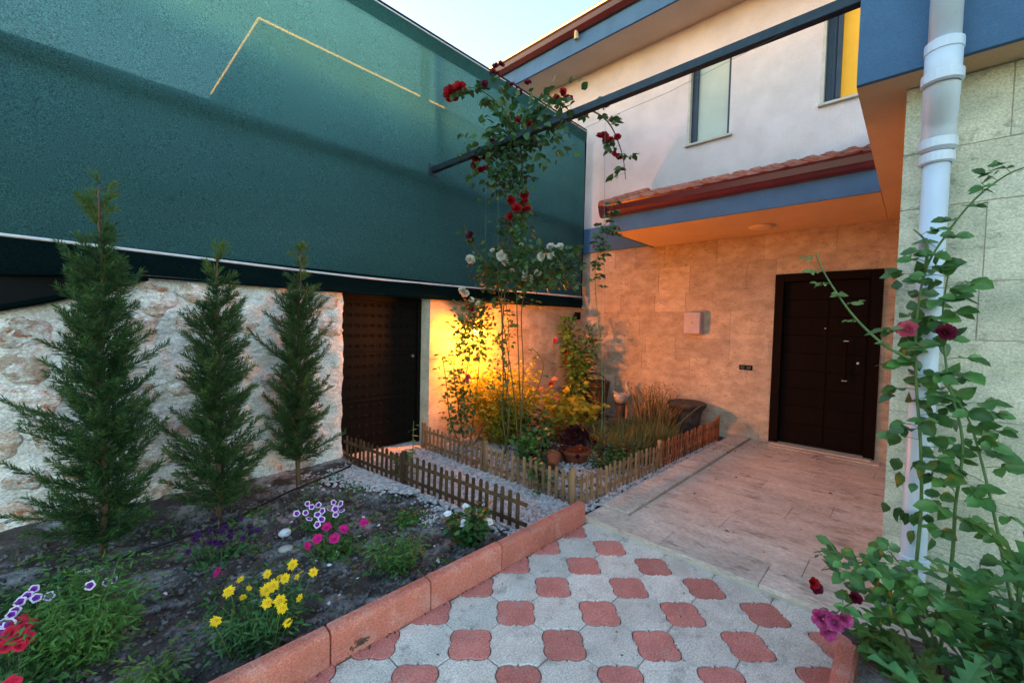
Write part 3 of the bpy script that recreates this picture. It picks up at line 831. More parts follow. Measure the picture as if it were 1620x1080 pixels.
# iron gate
gate = empty('iron_gate', (2.05, 4.70, 0), 'black studded iron gate in the gap between the two garden walls', 'gate')
GX0, GX1, GP = 2.02, 3.155, 4.68
gf = MB().box(GX0, GX0 + 0.05, GP - 0.03, GP + 0.05, 0.0, 1.88, 0.004).box(GX1 - 0.05, GX1, GP - 0.03, GP + 0.05, 0.0, 1.88, 0.004).box(GX0 + 0.05, GX1 - 0.05, GP - 0.03, GP + 0.05, 1.81, 1.88, 0.004)
gf.build('gate_frame', M['gate'], gate)
MB().box(GX0 + 0.053, GX1 - 0.053, GP, GP + 0.03, 0.03, 1.807).build('gate_leaf', M['gate'], gate)
for z in (0.62, 1.21):
    MB().box(GX0 + 0.055, GX1 - 0.055, GP - 0.016, GP - 0.001, z, z + 0.028, 0.004).build('gate_strap', M['gate'], gate)
bm = MB()
for k in range(8):
    t = 2 * PI * k / 8
    bm.add([(0, -0.020, 0), (0.012 * math.cos(t - 0.3), -0.012, 0.012 * math.sin(t - 0.3)), (0.036 * math.cos(t), -0.004, 0.036 * math.sin(t)), (0.012 * math.cos(t + 0.3), -0.012, 0.012 * math.sin(t + 0.3))], [(0, 1, 2, 3)])
bm.lathe([(0.001, 0.0), (0.006, 0.0)], n=6)
bosm = bm.mesh('boss', M['gate'])
for i in range(11):
    for j in range(15):
        z = 0.10 + j * 0.118
        if abs(z - 0.63) < 0.03 or abs(z - 1.22) < 0.03: continue
        inst('boss', bosm, gate, (GX0 + 0.11 + i * 0.092, GP - 0.001, z), (0, i * 0.3, 0))
MB().tube([(GX1 - 0.12, GP - 0.001, 1.14), (GX1 - 0.12, GP - 0.03, 1.14)], 0.018, 10).build('gate_knob', M['chrome'], gate)
MB().box(GX0, GX1 + 0.1, GP - 0.2, GP + 0.1, -0.1, 0.016).build('gate_sill', M['grout'], gate)

# shade net on its steel frame
net = empty('shade_net', (0, GY, 1.9), 'tall green shade net screen stretched above the garden walls', 'net screen')
NX0, NX1, NZ0, NZ1 = -4.5, 6.375, 2.085, 5.07
NY = GY - 0.04
nx, nz = 150, 36
V = []
for j in range(nz + 1):
    for i in range(nx + 1):
        x = NX0 + (NX1 - NX0) * i / nx; t = j / nz
        z = NZ0 + (NZ1 - NZ0) * t
        sag = 0.02 * math.sin(PI * t) * (1 + math.sin(x * 2.1))
        V.append((x, NY - sag + 0.006 * math.sin(x * 9 + t * 3), z))
F = [(j * (nx + 1) + i, j * (nx + 1) + i + 1, (j + 1) * (nx + 1) + i + 1, (j + 1) * (nx + 1) + i) for j in range(nz) for i in range(nx)]
tris_obj('net_sheet', np.array(V), F, M['net'], parent=net, smooth=True, kind=None)
V = []; nz2 = 8
for j in range(nz2 + 1):
    for i in range(nx + 1):
        x = NX0 + (NX1 - NX0) * i / nx; t = j / nz2
        zb = 1.875 if x > 0.35 else 1.875 - min(0.06, (0.35 - x) * 0.1)
        if x > 2.5: zb = 1.86 + 0.055 * min(1, (x - 2.5) / 3.5)
        zb += 0.008 * math.sin(x * 3.3)
        z = zb + (2.078 - zb) * t
        V.append((x, NY - 0.03 - 0.03 * math.sin(PI * t) + 0.006 * math.sin(x * 6) + 0.004 * math.sin(x * 2 + t * 14), z))
F = [(j * (nx + 1) + i, j * (nx + 1) + i + 1, (j + 1) * (nx + 1) + i + 1, (j + 1) * (nx + 1) + i) for j in range(nz2) for i in range(nx)]
tris_obj('net_skirt', np.array(V), F, M['net_dark'], parent=net, smooth=True, kind=None)
hm = [(NX0, NY - 0.03, 1.80), (-1.2, NY - 0.03, 1.80), (-0.33, NY - 0.03, 1.815), (0.35, NY - 0.03, 1.868), (1.2, NY - 0.035, 1.87), (2.5, NY - 0.035, 1.866), (4.2, NY - 0.035, 1.88), (6.0, NY - 0.035, 1.915), (NX1, NY - 0.03, 1.92)]
MB().tube(hm, 0.010, 6).build('net_hem', M['net_dark'], net, smooth=True)
# loose dark flap on the left with its rolled lower hem
V = []; n1 = 40
for j in range(7):
    for i in range(n1 + 1):
        x = NX0 + (0.42 - NX0) * i / n1; t = j / 6
        lo = 1.86 - min(0.30, (0.42 - x) * 0.38)
        V.append((x, NY - 0.012 + 0.01 * math.sin(x * 5 + t * 4), lo + (1.86 - lo) * t))
F = [(j * (n1 + 1) + i, j * (n1 + 1) + i + 1, (j + 1) * (n1 + 1) + i + 1, (j + 1) * (n1 + 1) + i) for j in range(6) for i in range(n1)]
tris_obj('net_flap', np.array(V), F, M['black'], parent=net, smooth=True, kind=None)
MB().tube([(NX0, NY - 0.03, 1.56), (-0.4, NY - 0.03, 1.565), (-0.1, NY - 0.03, 1.66), (0.2, NY - 0.03, 1.775), (0.42, NY - 0.03, 1.86)], 0.022, 8).build('net_hem', M['net_dark'], net, smooth=True)
rp = []
for i in range(40):
    x = NX0 + (NX1 - NX0) * i / 39
    rp.append((x, NY - 0.045, 2.075 - 0.035 * math.exp(-((x - 2.2) / 1.7) ** 2) + 0.03 * max(0, (x - 4) / 2.4)))
MB().tube(rp, 0.012, 8).build('net_rail', M['rope'], net, smooth=True)
MB().tube([(NX0, NY + 0.01, NZ1), (NX1 + 0.02, NY + 0.01, NZ1)], 0.03, 8).build('top_rail', M['black'], net, smooth=True)
MB().tube([(NX0, NY - 0.03, NZ1 - 0.035), (NX1 + 0.03, NY - 0.03, NZ1 - 0.035)], 0.010, 6).build('net_hem', M['rope'], net, smooth=True)
MB().box(NX0, NX1, NY + 0.05, NY + 0.12, 3.33, 3.43).build('middle_rail', M['black'], net)
for x in (-2.9, 3.10, NX1 - 0.04):
    MB().box(x - 0.04, x + 0.04, NY + 0.13, NY + 0.21, 1.9, NZ1 - 0.02).build('post', M['black'], net)
MB().tube([(NX1, NY - 0.02, 1.9), (NX1, NY - 0.02, NZ1)], 0.014, 6).build('net_hem', M['black'], net, smooth=True)
V = [(x, NY - 0.035, z) for z in (NZ1 - 0.22, NZ1 - 0.04) for x in (NX0, NX1)]
tris_obj('net_selvedge', np.array(V), [(0, 1, 3, 2)], M['net'], parent=net, kind=None)

# pergola beam with bracket, wires
pb = empty('pergola_beam', (3.1, 4.4, 3.44), 'dark steel beam running from the green net to the blue balcony', 'beam')
MB().box(3.07, 3.13, 0.292, 4.36, 3.41, 3.475, 0.004).build('beam', M['beam'], pb)
MB().box(3.03, 3.17, 4.362, 4.374, 3.37, 3.51, 0.002).tube([(3.1, 4.374, 3.44), (3.1, 4.39, 3.44)], 0.03, 8).build('bracket', M['beam'], pb)
def wire(label, pts, r=0.0016):
    o = MB().tube(pts, r, 4).build('wire', M['wire'])
    tag(o, label, 'wire')
wire('long thin wire strung below the steel beam across both upper windows', [(3.08, 3.0, 3.33), (3.08, 2.2, 3.27), (3.08, 1.4, 3.31), (3.08, 0.30, 3.46)])
wire('vertical support wire hanging in front of the gutter end with a rose shoot', [(3.12, 1.96, 3.28), (3.3, 2.05, 2.5), (3.5, 2.15, 2.0), (3.7, 2.2, 0.02)])
wire('left of two vertical wires hanging before the green net', [(3.1, 3.42, 3.41), (3.3, 3.6, 2.2)]  , 0.0011)
wire('right of two vertical wires hanging before the green net', [(3.1, 3.22, 3.41), (3.3, 3.4, 2.1)], 0.0011)

# neighbour's house behind the net, LED line along its eave
nb = empty('neighbour_house', (4, 8, 0), "neighbour's dark flat roofed house seen through the green net, LED line at its eave", 'house')
MB().box(1.75, 10.0, 6.4, 14, 5.30, 5.49).build('roof', M['hill'], nb)
MB().box(2.6, 9.5, 7.2, 13.5, -0.2, 5.30).build('wall', M['hill'], nb)
for (a, b, c, d) in ((3.4, 4.6, 3.4, 4.7), (5.6, 6.8, 3.4, 4.7)):
    MB().box(a, b, 7.17, 7.198, c, d).build('window', M['house_glass'], nb)
MB().box(1.73, 4.75, 6.375, 6.395, 5.49, 5.508).box(1.73, 1.745, 6.398, 9.1, 5.49, 5.508).build('led_strip', M['led'], nb)
yw = MB().box(-9, 6.4, 6.0, 6.15, -0.2, 4.06)  # wall added to block low sky light and darken the lower net
tag(yw.build('net_shading_wall', M['hill']), "dark wall added behind the green net to shade its lower part", 'wall')

# wall lamp
WLX, WLZ = 3.72, 1.46
wl = empty('wall_lamp', (WLX, GY - 0.02, WLZ), 'glowing warm wall lamp behind the rose leaves on the travertine garden wall', 'lamp')
MB().lathe([(0.001, WLZ + 0.10), (0.05, WLZ + 0.10), (0.05, WLZ + 0.13), (0.001, WLZ + 0.14)], WLX, GY - 0.24, 16).box(WLX - 0.02, WLX + 0.02, GY - 0.20, GY - 0.007, WLZ + 0.095, WLZ + 0.125).build('lamp_bracket', M['black'], wl)
MB().lathe([(0.03, WLZ + 0.135), (0.045, WLZ + 0.125), (0.10, WLZ + 0.095), (0.155, WLZ + 0.035), (0.150, WLZ + 0.035), (0.095, WLZ + 0.085), (0.03, WLZ + 0.118)], WLX, GY - 0.24, 20).build('added_lamp_shade', M['black'], wl, smooth=True)  # shade added, angled to keep lamp light off the upper facade
MB().lathe([(0.001, WLZ - 0.045), (0.028, WLZ - 0.03), (0.038, WLZ + 0.01), (0.028, WLZ + 0.06), (0.02, WLZ + 0.098)], WLX, GY - 0.24, 14).build('bulb', M['bulb'], wl, smooth=True)
ld = bpy.data.lights.new('lamp_light', 'POINT'); ld.energy = 38; ld.color = (1.0, 0.245, 0.012); ld.shadow_soft_size = 0.085
lo = bpy.data.objects.new('lamp_light', ld); link(lo, wl, (WLX, GY - 0.27, WLZ - 0.105))

fl = empty('floodlight', (6.25, GY - 0.06, 1.76), 'small black floodlight high on the garden wall near the house corner', 'light')
MB().box(6.18, 6.32, GY - 0.10, GY - 0.06, 1.70, 1.83, 0.006).build('lamp_head', M['black'], fl)
MB().box(6.23, 6.27, GY - 0.058, GY - 0.008, 1.74, 1.78).build('bracket', M['black'], fl)
# ================================================================== PLANTS
rg = np.random.default_rng(11)

def nrm(a):
    return a / np.maximum(np.linalg.norm(a, axis=-1, keepdims=True), 1e-9)

def leaf_t(W=0.5, fold=0.12, droop=0.25, n=4, shape=None):
    """unit leaf along +x with a folded midrib: triangles"""
    ts = np.linspace(0, 1, n + 1)
    V = []; F = []
    for t in ts:
        w = (W / 2) * (math.sin(PI * min(1, t ** 0.75)) if shape is None else shape(t))
        z = -droop * t * t
        V += [(t, w, z + fold * w * 2), (t, 0, z), (t, -w, z + fold * w * 2)]
    for i in range(n):
        a = i * 3; b = a + 3
        F += [(a, a + 1, b + 1), (a, b + 1, b), (a + 1, a + 2, b + 2), (a + 1, b + 2, b + 1)]
    return np.array(V), np.array(F)
LEAF = leaf_t()
LEAF_R = leaf_t(0.72, 0.10, 0.2, 4)
LEAF_N = leaf_t(0.22, 0.1, 0.3, 3)
BLADE = leaf_t(0.05, 0.05, 0.35, 4, shape=lambda t: 1 - t * 0.8)
NEEDLE = (np.array([(0, 0.10, 0), (0, -0.10, 0), (1, 0, 0.0)]), np.array([(0, 1, 2)]))

def scatter(name, tpl, P, D, S, m, parent, up=(0, 0, 1), upj=0.5, midx=None, kind='stuff'):
    v, f = tpl
    P = np.asarray(P, float); D = nrm(np.asarray(D, float)); S = np.asarray(S, float)
    n = len(P)
    U = np.broadcast_to(np.asarray(up, float), (n, 3)) + rg.normal(0, upj, (n, 3))
    Z = nrm(U - D * np.sum(U * D, -1, keepdims=True)); Y = np.cross(Z, D)
    vv = v[None] * S[:, None, None]
    V = vv[..., 0:1] * D[:, None] + vv[..., 1:2] * Y[:, None] + vv[..., 2:3] * Z[:, None] + P[:, None]
    F = f[None] + (np.arange(n) * len(v))[:, None, None]
    mi = None
    if midx is not None: mi = np.repeat(np.asarray(midx), len(f))
    return tris_obj(name, V.reshape(-1, 3), F.reshape(-1, 3), m, midx=mi, parent=parent, kind=kind)

def spline(pts, n=8):
    pts = [Vector(p) for p in pts]
    if len(pts) < 3: return [pts[0].lerp(pts[-1], i / n) for i in range(n + 1)]
    out = []
    P = [pts[0]] + pts + [pts[-1]]
    for i in range(1, len(P) - 2):
        for k in range(n):
            t = k / n
            a, b, c, d = P[i - 1], P[i], P[i + 1], P[i + 2]
            out.append(0.5 * ((2 * b) + (-a + c) * t + (2 * a - 5 * b + 4 * c - d) * t * t + (-a + 3 * b - 3 * c + d) * t ** 3))
    out.append(pts[-1]); return out

def curve_samples(path, step, jitter=0.0):
    """points and tangents every step metres"""
    res = []; acc = 0
    for a, b in zip(path[:-1], path[1:]):
        d = b - a; L = d.length
        while acc < L:
            res.append((a + d * (acc / max(L, 1e-9)), d.normalized())); acc += step * (1 + rnd.uniform(-jitter, jitter))
        acc -= L
    return res

# ---- cypresses
def cypress(loc, H, Rm, label, seed, nb_=170, leader=0.16, clear=0.12):
    r = np.random.default_rng(seed)
    t = empty('cypress_tree', loc, label, 'tree', 'young cypresses in front of the whitewashed wall')
    x0, y0, z0 = loc
    tp = [(x0 + 0.012 * math.sin(k * 1.3 + seed), y0 + 0.012 * math.cos(k * 1.1), z0 - 0.05 + (H * 0.97 + 0.05) * k / 10) for k in range(11)]
    MB().tube(tp, [0.019 * (1 - k / 11) + 0.003 for k in range(11)], 7).build('trunk', M['bark'], t, smooth=True)
    P = []; D = []; S = []; mi = []
    bm_ = MB()
    for b in range(nb_):
        u = (b + r.uniform(0, 1)) / nb_
        h = clear + (0.99 - clear) * u
        az = b * 2.39996 + r.normal(0, 0.3)
        prof = (min(1, (h - clear) / 0.18 + 0.50)) * (1 - max(0, (h - 0.28)) / 0.74) ** 0.66
        if h > 1 - leader:
            if r.random() < 0.55: continue
            prof = 0.12 + 0.26 * (1 - h) / leader
        L = Rm * prof * r.uniform(0.55, 1.25) * (1 + 0.20 * math.sin(az * 2 + h * 11 + seed) + 0.12 * math.sin(h * 31 + seed * 2))
        if r.random() < 0.08: L *= 1.25
        el = R(r.uniform(6, 34) + 24 * h)
        tip = 0
        base = np.array([x0, y0, z0 + H * h - L * 0.25])
        dirh = np.array([math.cos(az), math.sin(az), 0])
        n = max(3, int(L / 0.018))
        pts_ = []
        for k in range(n + 1):
            s = k / n
            pts_.append(base + dirh * L * s * math.cos(el) + np.array([0, 0, L * (math.sin(el) * s + 0.14 * s * s)]))
        bm_.tube([tuple(p) for p in (pts_[0], pts_[n // 2], pts_[-1])], [0.004, 0.003, 0.0012], 3, cap=False)
        for k in range(1, n + 1):
            s = k / n
            ax = nrm(pts_[k] - pts_[k - 1])
            side = np.cross(ax, [0, 0, 1]); side /= max(np.linalg.norm(side), 1e-6)
            upv = np.cross(side, ax)
            for q in range(4):
                a2 = r.uniform(0, 2 * PI)
                dr = nrm(ax * r.uniform(0.9, 1.5) + side * math.cos(a2) * 0.95 + upv * math.sin(a2) * 0.7 + np.array([0, 0, 0.12]))
                if s < 0.3 and r.random() < 0.4: continue
                lt = (0.035 + 0.085 * (1 - s)) * r.uniform(0.6, 1.25) * (0.6 + Rm * 1.1)
                m_ = max(3, int(lt / 0.010))
                for j in range(m_):
                    c = pts_[k] + dr * lt * (j / m_)
                    for e in range(2):
                        nd = nrm(dr * 1.5 + r.normal(0, 0.42, 3))
                        P.append(c); D.append(nd); S.append(r.uniform(0.014, 0.030)); mi.append(1 if (h > 0.86 or (s > 0.8 and r.random() < 0.35)) else 0)
    bm_.build('branches', M['bark'], t, smooth=False)['kind'] = 'stuff'
    k = scatter('crown', NEEDLE, P, D, np.array(S) * 1.12, [M['needle'], M['needle_y']], t, midx=mi, upj=1.0)
cypress((0.137, 3.73, 0), 2.44, 0.35, 'largest cypress, leftmost of the three young cypresses by the whitewashed wall', 5, 270, 0.24, 0.05)
cypress((0.755, 3.745, 0), 2.13, 0.335, 'middle cypress of the three, with a thin bare leader at its tip', 6, 215, 0.22, 0.08)
cypress((1.425, 4.03, 0.0), 2.24, 0.33, 'slim cypress nearest the black gate, its bare lower trunk showing', 8, 205, 0.20, 0.13)

# ---- rose blooms
def rose_mesh(m, r=0.04, open_=1.0, name='rose_bloom'):
    mb = MB(); q = random.Random(int(r * 10000))
    for layer, (n, rr, tilt, ln) in enumerate(((3, 0.15, 82, 0.55), (4, 0.28, 70, 0.66), (5, 0.42, 52, 0.8), (6, 0.55, 30, 0.9), (6, 0.6, 8, 0.95))):
        for k in range(n):
            a = 2 * PI * (k + 0.5 * (layer % 2)) / n + q.uniform(-0.2, 0.2)
            tl = R(tilt * (1.15 - 0.15 * open_) + q.uniform(-6, 6))
            vs = []
            for i in range(4):
                s = i / 3; w = (0.30 + 0.62 * math.sin(PI * min(1, s * 0.72 + 0.1))) * 0.5 * ln
                out = rr * 0.35 + s * ln * math.cos(tl) * (1 - 0.1 * s); zz = s * ln * math.sin(tl) + (0.12 * s * s if tilt < 40 else -0.10 * s * s) + q.uniform(-0.03, 0.03)
                for j, sd in enumerate((-1, 0, 1)):
                    ww = w * sd
                    cup = 0.10 * abs(sd) * ln
                    vs.append(((out - cup) * math.cos(a) - ww * math.sin(a), (out - cup) * math.sin(a) + ww * math.cos(a), zz + 0.05 * abs(sd)))
            fs = []
            for i in range(3):
                for j in range(2):
                    p = i * 3 + j
                    fs.append((p, p + 1, p + 4, p + 3))
            mb.add([(x * r, y * r, z * r) for x, y, z in vs], fs)
    return mb.mesh(name, m, smooth=True)
ROSE = {k: rose_mesh(M[k], 0.05) for k in ('redrose', 'darkrose', 'whiterose', 'pinkrose', 'mauve')}

def quat_to(d):
    return Vector(d).to_track_quat('Z', 'Y') @ Quaternion((0, 0, 1), rnd.uniform(0, 6.28))

def bloom(parent, loc, kind, s=1.0, d=None, name='rose_bloom'):
    if d is None: d = (-0.7 + rnd.uniform(-0.4, 0.4), -0.5 + rnd.uniform(-0.5, 0.5), 0.35 + rnd.uniform(-0.4, 0.5))
    return inst(name, ROSE[kind], parent, loc, quat_to(d), s)

def cluster(parent, c, kind, n, spread, s):
    for k in range(n):
        bloom(parent, (c[0] + rnd.gauss(0, spread), c[1] + rnd.gauss(0, spread), c[2] + rnd.gauss(0, spread)), kind, s * rnd.uniform(0.75, 1.15))

def rose_foliage(parent, canes, m, size=0.055, step=0.06, reach=0.10, nl=5, name='foliage', tpl=None, start=0.0, frac=1.0, hang=0.1):
    P = []; D = []; S = []; st = MB()
    for path in canes:
        L = sum((b - a).length for a, b in zip(path[:-1], path[1:]))
        sm = curve_samples(path, step, 0.3); n = len(sm)
        for i, (p, tan) in enumerate(sm):
            if i / n < start or rnd.random() > frac: continue
            a = rnd.uniform(0, 2 * PI)
            o = Vector((math.cos(a), math.sin(a), rnd.uniform(-0.3, 0.5))); o = (o - tan * o.dot(tan) * 0.6).normalized()
            rc = reach * rnd.uniform(0.6, 1.3)
            e = p + o * rc + Vector((0, 0, -hang * rc))
            st.tube([p, e], [0.0016, 0.001], 3, cap=False)
            side = o.cross(Vector((0, 0, 1)))
            if side.length < 0.1: side = Vector((1, 0, 0))
            side.normalize()
            for k in range(nl):
                if k == 0: q, d = e, o
                else:
                    f = 0.9 - 0.38 * ((k - 1) // 2); sg = 1 if k % 2 else -1
                    q = p.lerp(e, f); d = (o * 0.5 + side * sg).normalized()
                P.append(tuple(q)); D.append((d.x + rnd.uniform(-0.2, 0.2), d.y + rnd.uniform(-0.2, 0.2), d.z - 0.15 + rnd.uniform(-0.3, 0.2))); S.append(size * rnd.uniform(0.7, 1.2) * (1 if k == 0 else 0.85))
    if st.v: st.build('leaf_stalks', M['cane'], parent)['kind'] = 'stuff'
    return scatter(name, tpl or LEAF_R, P, D, S, m, parent, upj=0.6)

def canes(parent, paths, r0, r1, m, name='cane'):
    out = []
    for p in paths:
        sp = spline(p, 6); n = len(sp)
        MB().tube(sp, [r0 + (r1 - r0) * i / (n - 1) for i in range(n)], 6).build(name, m, parent, smooth=True)
        out.append(sp)
    return out

# ---- tall climbing rose on the beam
cr = empty('climbing_rose', (3.55, 3.46, 0), 'tall climbing rose with crimson blooms twisting up to the steel beam', 'rose')
mp_ = [[(3.60, 3.46, 0), (3.52, 3.49, 0.5), (3.5, 3.47, 0.92), (3.5, 3.52, 1.67), (3.45, 3.48, 2.3), (3.4, 3.3, 2.87), (3.3, 3.17, 3.4), (3.3, 3.0, 3.75)],
       [(3.58, 3.50, 0), (3.54, 3.40, 0.6), (3.46, 3.46, 1.3), (3.44, 3.40, 2.1), (3.38, 3.20, 2.9), (3.2, 2.9, 3.45), (3.15, 2.6, 3.55)],
       [(3.3, 3.05, 3.45), (3.3, 3.25, 3.8), (3.3, 3.6, 4.15), (3.3, 3.9, 4.35), (3.3, 4.15, 4.42)],
       [(3.3, 3.25, 3.6), (3.3, 3.3, 3.9), (3.3, 3.5, 4.3)],
       [(3.2, 3.0, 3.4), (3.15, 2.7, 3.55), (3.2, 2.55, 3.75)],
       [(3.2, 2.95, 3.4), (3.25, 3.3, 3.45), (3.3, 3.55, 3.45)],
       [(3.15, 2.5, 3.5), (3.2, 2.25, 3.52), (3.3, 2.05, 3.38), (3.35, 1.93, 3.1), (3.35, 1.88, 2.85)],
       [(3.3, 3.1, 3.5), (3.35, 3.1, 3.1), (3.4, 3.15, 2.75)]]
cs = canes(cr, mp_, 0.011, 0.003, M['cane'])
rose_foliage(cr, [cs[2], cs[3], cs[4], cs[6]], M['rleaf'], 0.078, 0.06, 0.11)
rose_foliage(cr, [cs[0][-22:], cs[1][-16:], cs[5]], M['rleaf'], 0.070, 0.030, 0.19)
rose_foliage(cr, [cs[7], cs[0][20:-20]], M['rleaf'], 0.055, 0.09, 0.09, nl=3)
def dense(parent, boxc, boxr, n, m, size, tpl=None, name='foliage'):
    c = np.array(boxc); rr = np.array(boxr)
    P = np.clip(rg.normal(0, 0.5, (n, 3)), -0.85, 0.85) * rr + c
    D = (P - c) + rg.normal(0, 0.25, (n, 3)) * rr.max() * 1.5 + np.array([0, 0, 0.03])
    return scatter(name, tpl or LEAF_R, P, D, rg.uniform(0.7, 1.2, n) * size, m, parent, upj=0.7)
dense(cr, (3.10, 3.00, 3.45), (0.20, 0.80, 0.38), 300, M['rleaf'], 0.085)
dense(cr, (3.2, 3.3, 3.2), (0.12, 0.25, 0.30), 90, M['rleaf'], 0.08)
dense(cr, (3.38, 3.15, 2.6), (0.10, 0.12, 0.5), 120, M['gleaf'], 0.06)
for c, k, n, sp, s in (((3.3, 4.18, 4.40), 'redrose', 4, 0.045, 2.0), ((3.3, 3.48, 4.32), 'darkrose', 9, 0.06, 0.85), ((3.3, 3.15, 4.10), 'darkrose', 5, 0.045, 0.7),
                       ((3.3, 2.56, 3.80), 'redrose', 6, 0.045, 0.75), ((3.3, 3.05, 3.68), 'redrose', 5, 0.05, 0.9), ((3.2, 3.62, 3.40), 'redrose', 11, 0.07, 0.85),
                       ((3.3, 3.35, 3.45), 'darkrose', 5, 0.06, 0.8), ((3.3, 3.10, 2.85), 'redrose', 7, 0.05, 1.0), ((3.3, 2.06, 3.25), 'redrose', 5, 0.045, 0.8), ((3.3, 1.98, 3.12), 'redrose', 3, 0.04, 0.7), ((3.3, 3.72, 3.55), 'darkrose', 3, 0.03, 0.7)):
    cluster(cr, c, k, n, sp, s)

# ---- white rose behind it
wr = empty('white_rose', (3.62, 3.30, 0), 'white flowering climbing rose halfway up in front of the net rail', 'rose')
wp = [[(3.62, 3.30, 0), (3.55, 3.35, 0.8), (3.5, 3.5, 1.6), (3.5, 3.65, 2.1), (3.5, 3.95, 2.35)],
      [(3.64, 3.32, 0), (3.6, 3.25, 1.0), (3.5, 3.2, 1.8), (3.5, 2.95, 2.2), (3.5, 2.7, 2.3)],
      [(3.66, 3.28, 0), (3.62, 3.35, 1.2), (3.5, 3.3, 2.0), (3.5, 3.35, 2.45), (3.5, 3.3, 2.75)],
      [(3.5, 3.1, 2.0), (3.5, 2.8, 2.05), (3.5, 2.55, 2.0)],
      [(3.5, 3.7, 2.2), (3.5, 4.1, 2.6), (3.5, 4.25, 2.85)]]
cs = canes(wr, wp, 0.009, 0.003, M['cane'])
rose_foliage(wr, [cs[0][10:], cs[1][12:], cs[2][12:], cs[3]], M['rleaf'], 0.055, 0.036, 0.13)
rose_foliage(wr, [cs[4]], M['gleaf'], 0.060, 0.09, 0.09)
dense(wr, (3.45, 2.92, 2.17), (0.2, 0.50, 0.24), 520, M['rleaf'], 0.068)
dense(wr, (3.48, 3.6, 2.2), (0.15, 0.36, 0.24), 280, M['rleaf'], 0.062)
for c, n, s in (((3.4, 4.00, 2.36), 2, 1.1), ((3.4, 3.42, 2.33), 3, 1.1), ((3.4, 2.76, 2.33), 4, 1.0), ((3.4, 3.10, 2.08), 4, 0.8), ((3.4, 3.56, 2.42), 1, 0.7), ((3.4, 2.88, 2.13), 3, 0.7), ((3.4, 4.1, 1.97), 5, 1.1), ((3.4, 3.9, 1.80), 2, 0.8), ((3.4, 3.35, 2.18), 1, 0.7), ((3.45, 3.2, 2.42), 1, 0.6)):
    cluster(wr, c, 'whiterose', n, 0.035, s)
cluster(wr, (3.45, 4.1, 2.62), 'darkrose', 3, 0.03, 0.9)

# ---- rose bush before the lamp
lr = empty('rose_bush', (3.45, 4.10, 0), 'leggy rose bush silhouetted against the warm wall lamp glow', 'rose')
lp = [[(3.42, 4.05, 0), (3.40, 4.12, 0.5), (3.50, 4.1, 1.1), (3.55, 4.1, 1.5), (3.6, 4.05, 1.85)],
      [(3.45, 4.08, 0), (3.35, 4.12, 0.6), (3.3, 4.15, 1.0), (3.40, 4.15, 1.4)],
      [(3.48, 4.02, 0), (3.6, 4.05, 0.7), (3.65, 4.05, 1.3), (3.60, 4.0, 1.75)],
      [(3.5, 4.0, 0), (3.75, 3.9, 0.5), (3.85, 3.8, 1.1), (3.8, 3.7, 1.6)],
      [(3.40, 4.1, 0), (3.22, 4.1, 0.4), (3.15, 4.1, 0.85), (3.08, 4.12, 1.25)],
      [(3.55, 3.95, 0), (3.7, 3.7, 0.35), (3.6, 3.5, 0.9), (3.55, 3.45, 1.5), (3.52, 3.5, 1.9)],
      [(3.7, 3.6, 0.3), (3.9, 3.35, 0.7), (3.9, 3.2, 1.1), (3.8, 3.3, 1.3)]]
cs = canes(lr, lp, 0.009, 0.003, M['cane'])
rose_foliage(lr, [c[len(c) // 2:] for c in cs[:3]], M['rleaf'], 0.062, 0.034, 0.13)
rose_foliage(lr, [c[4:] for c in (cs[0], cs[1], cs[4])], M['rleaf'], 0.055, 0.07, 0.10)
rose_foliage(lr, [cs[3][10:], cs[5][8:], cs[6]], M['rleaf'], 0.050, 0.11, 0.08, nl=3)
dense(lr, (3.45, 3.98, 1.50), (0.20, 0.3, 0.40), 380, M['rleaf'], 0.068)
dense(lr, (3.5, 3.5, 1.2), (0.12, 0.2, 0.7), 150, M['rleaf'], 0.055)
dense(lr, (3.32, 4.02, 0.60), (0.16, 0.18, 0.40), 220, M['rleaf'], 0.062)
cluster(lr, (3.45, 4.0, 1.78), 'redrose', 2, 0.03, 0.8); cluster(lr, (3.4, 4.0, 0.9), 'pinkrose', 2, 0.03, 0.7)

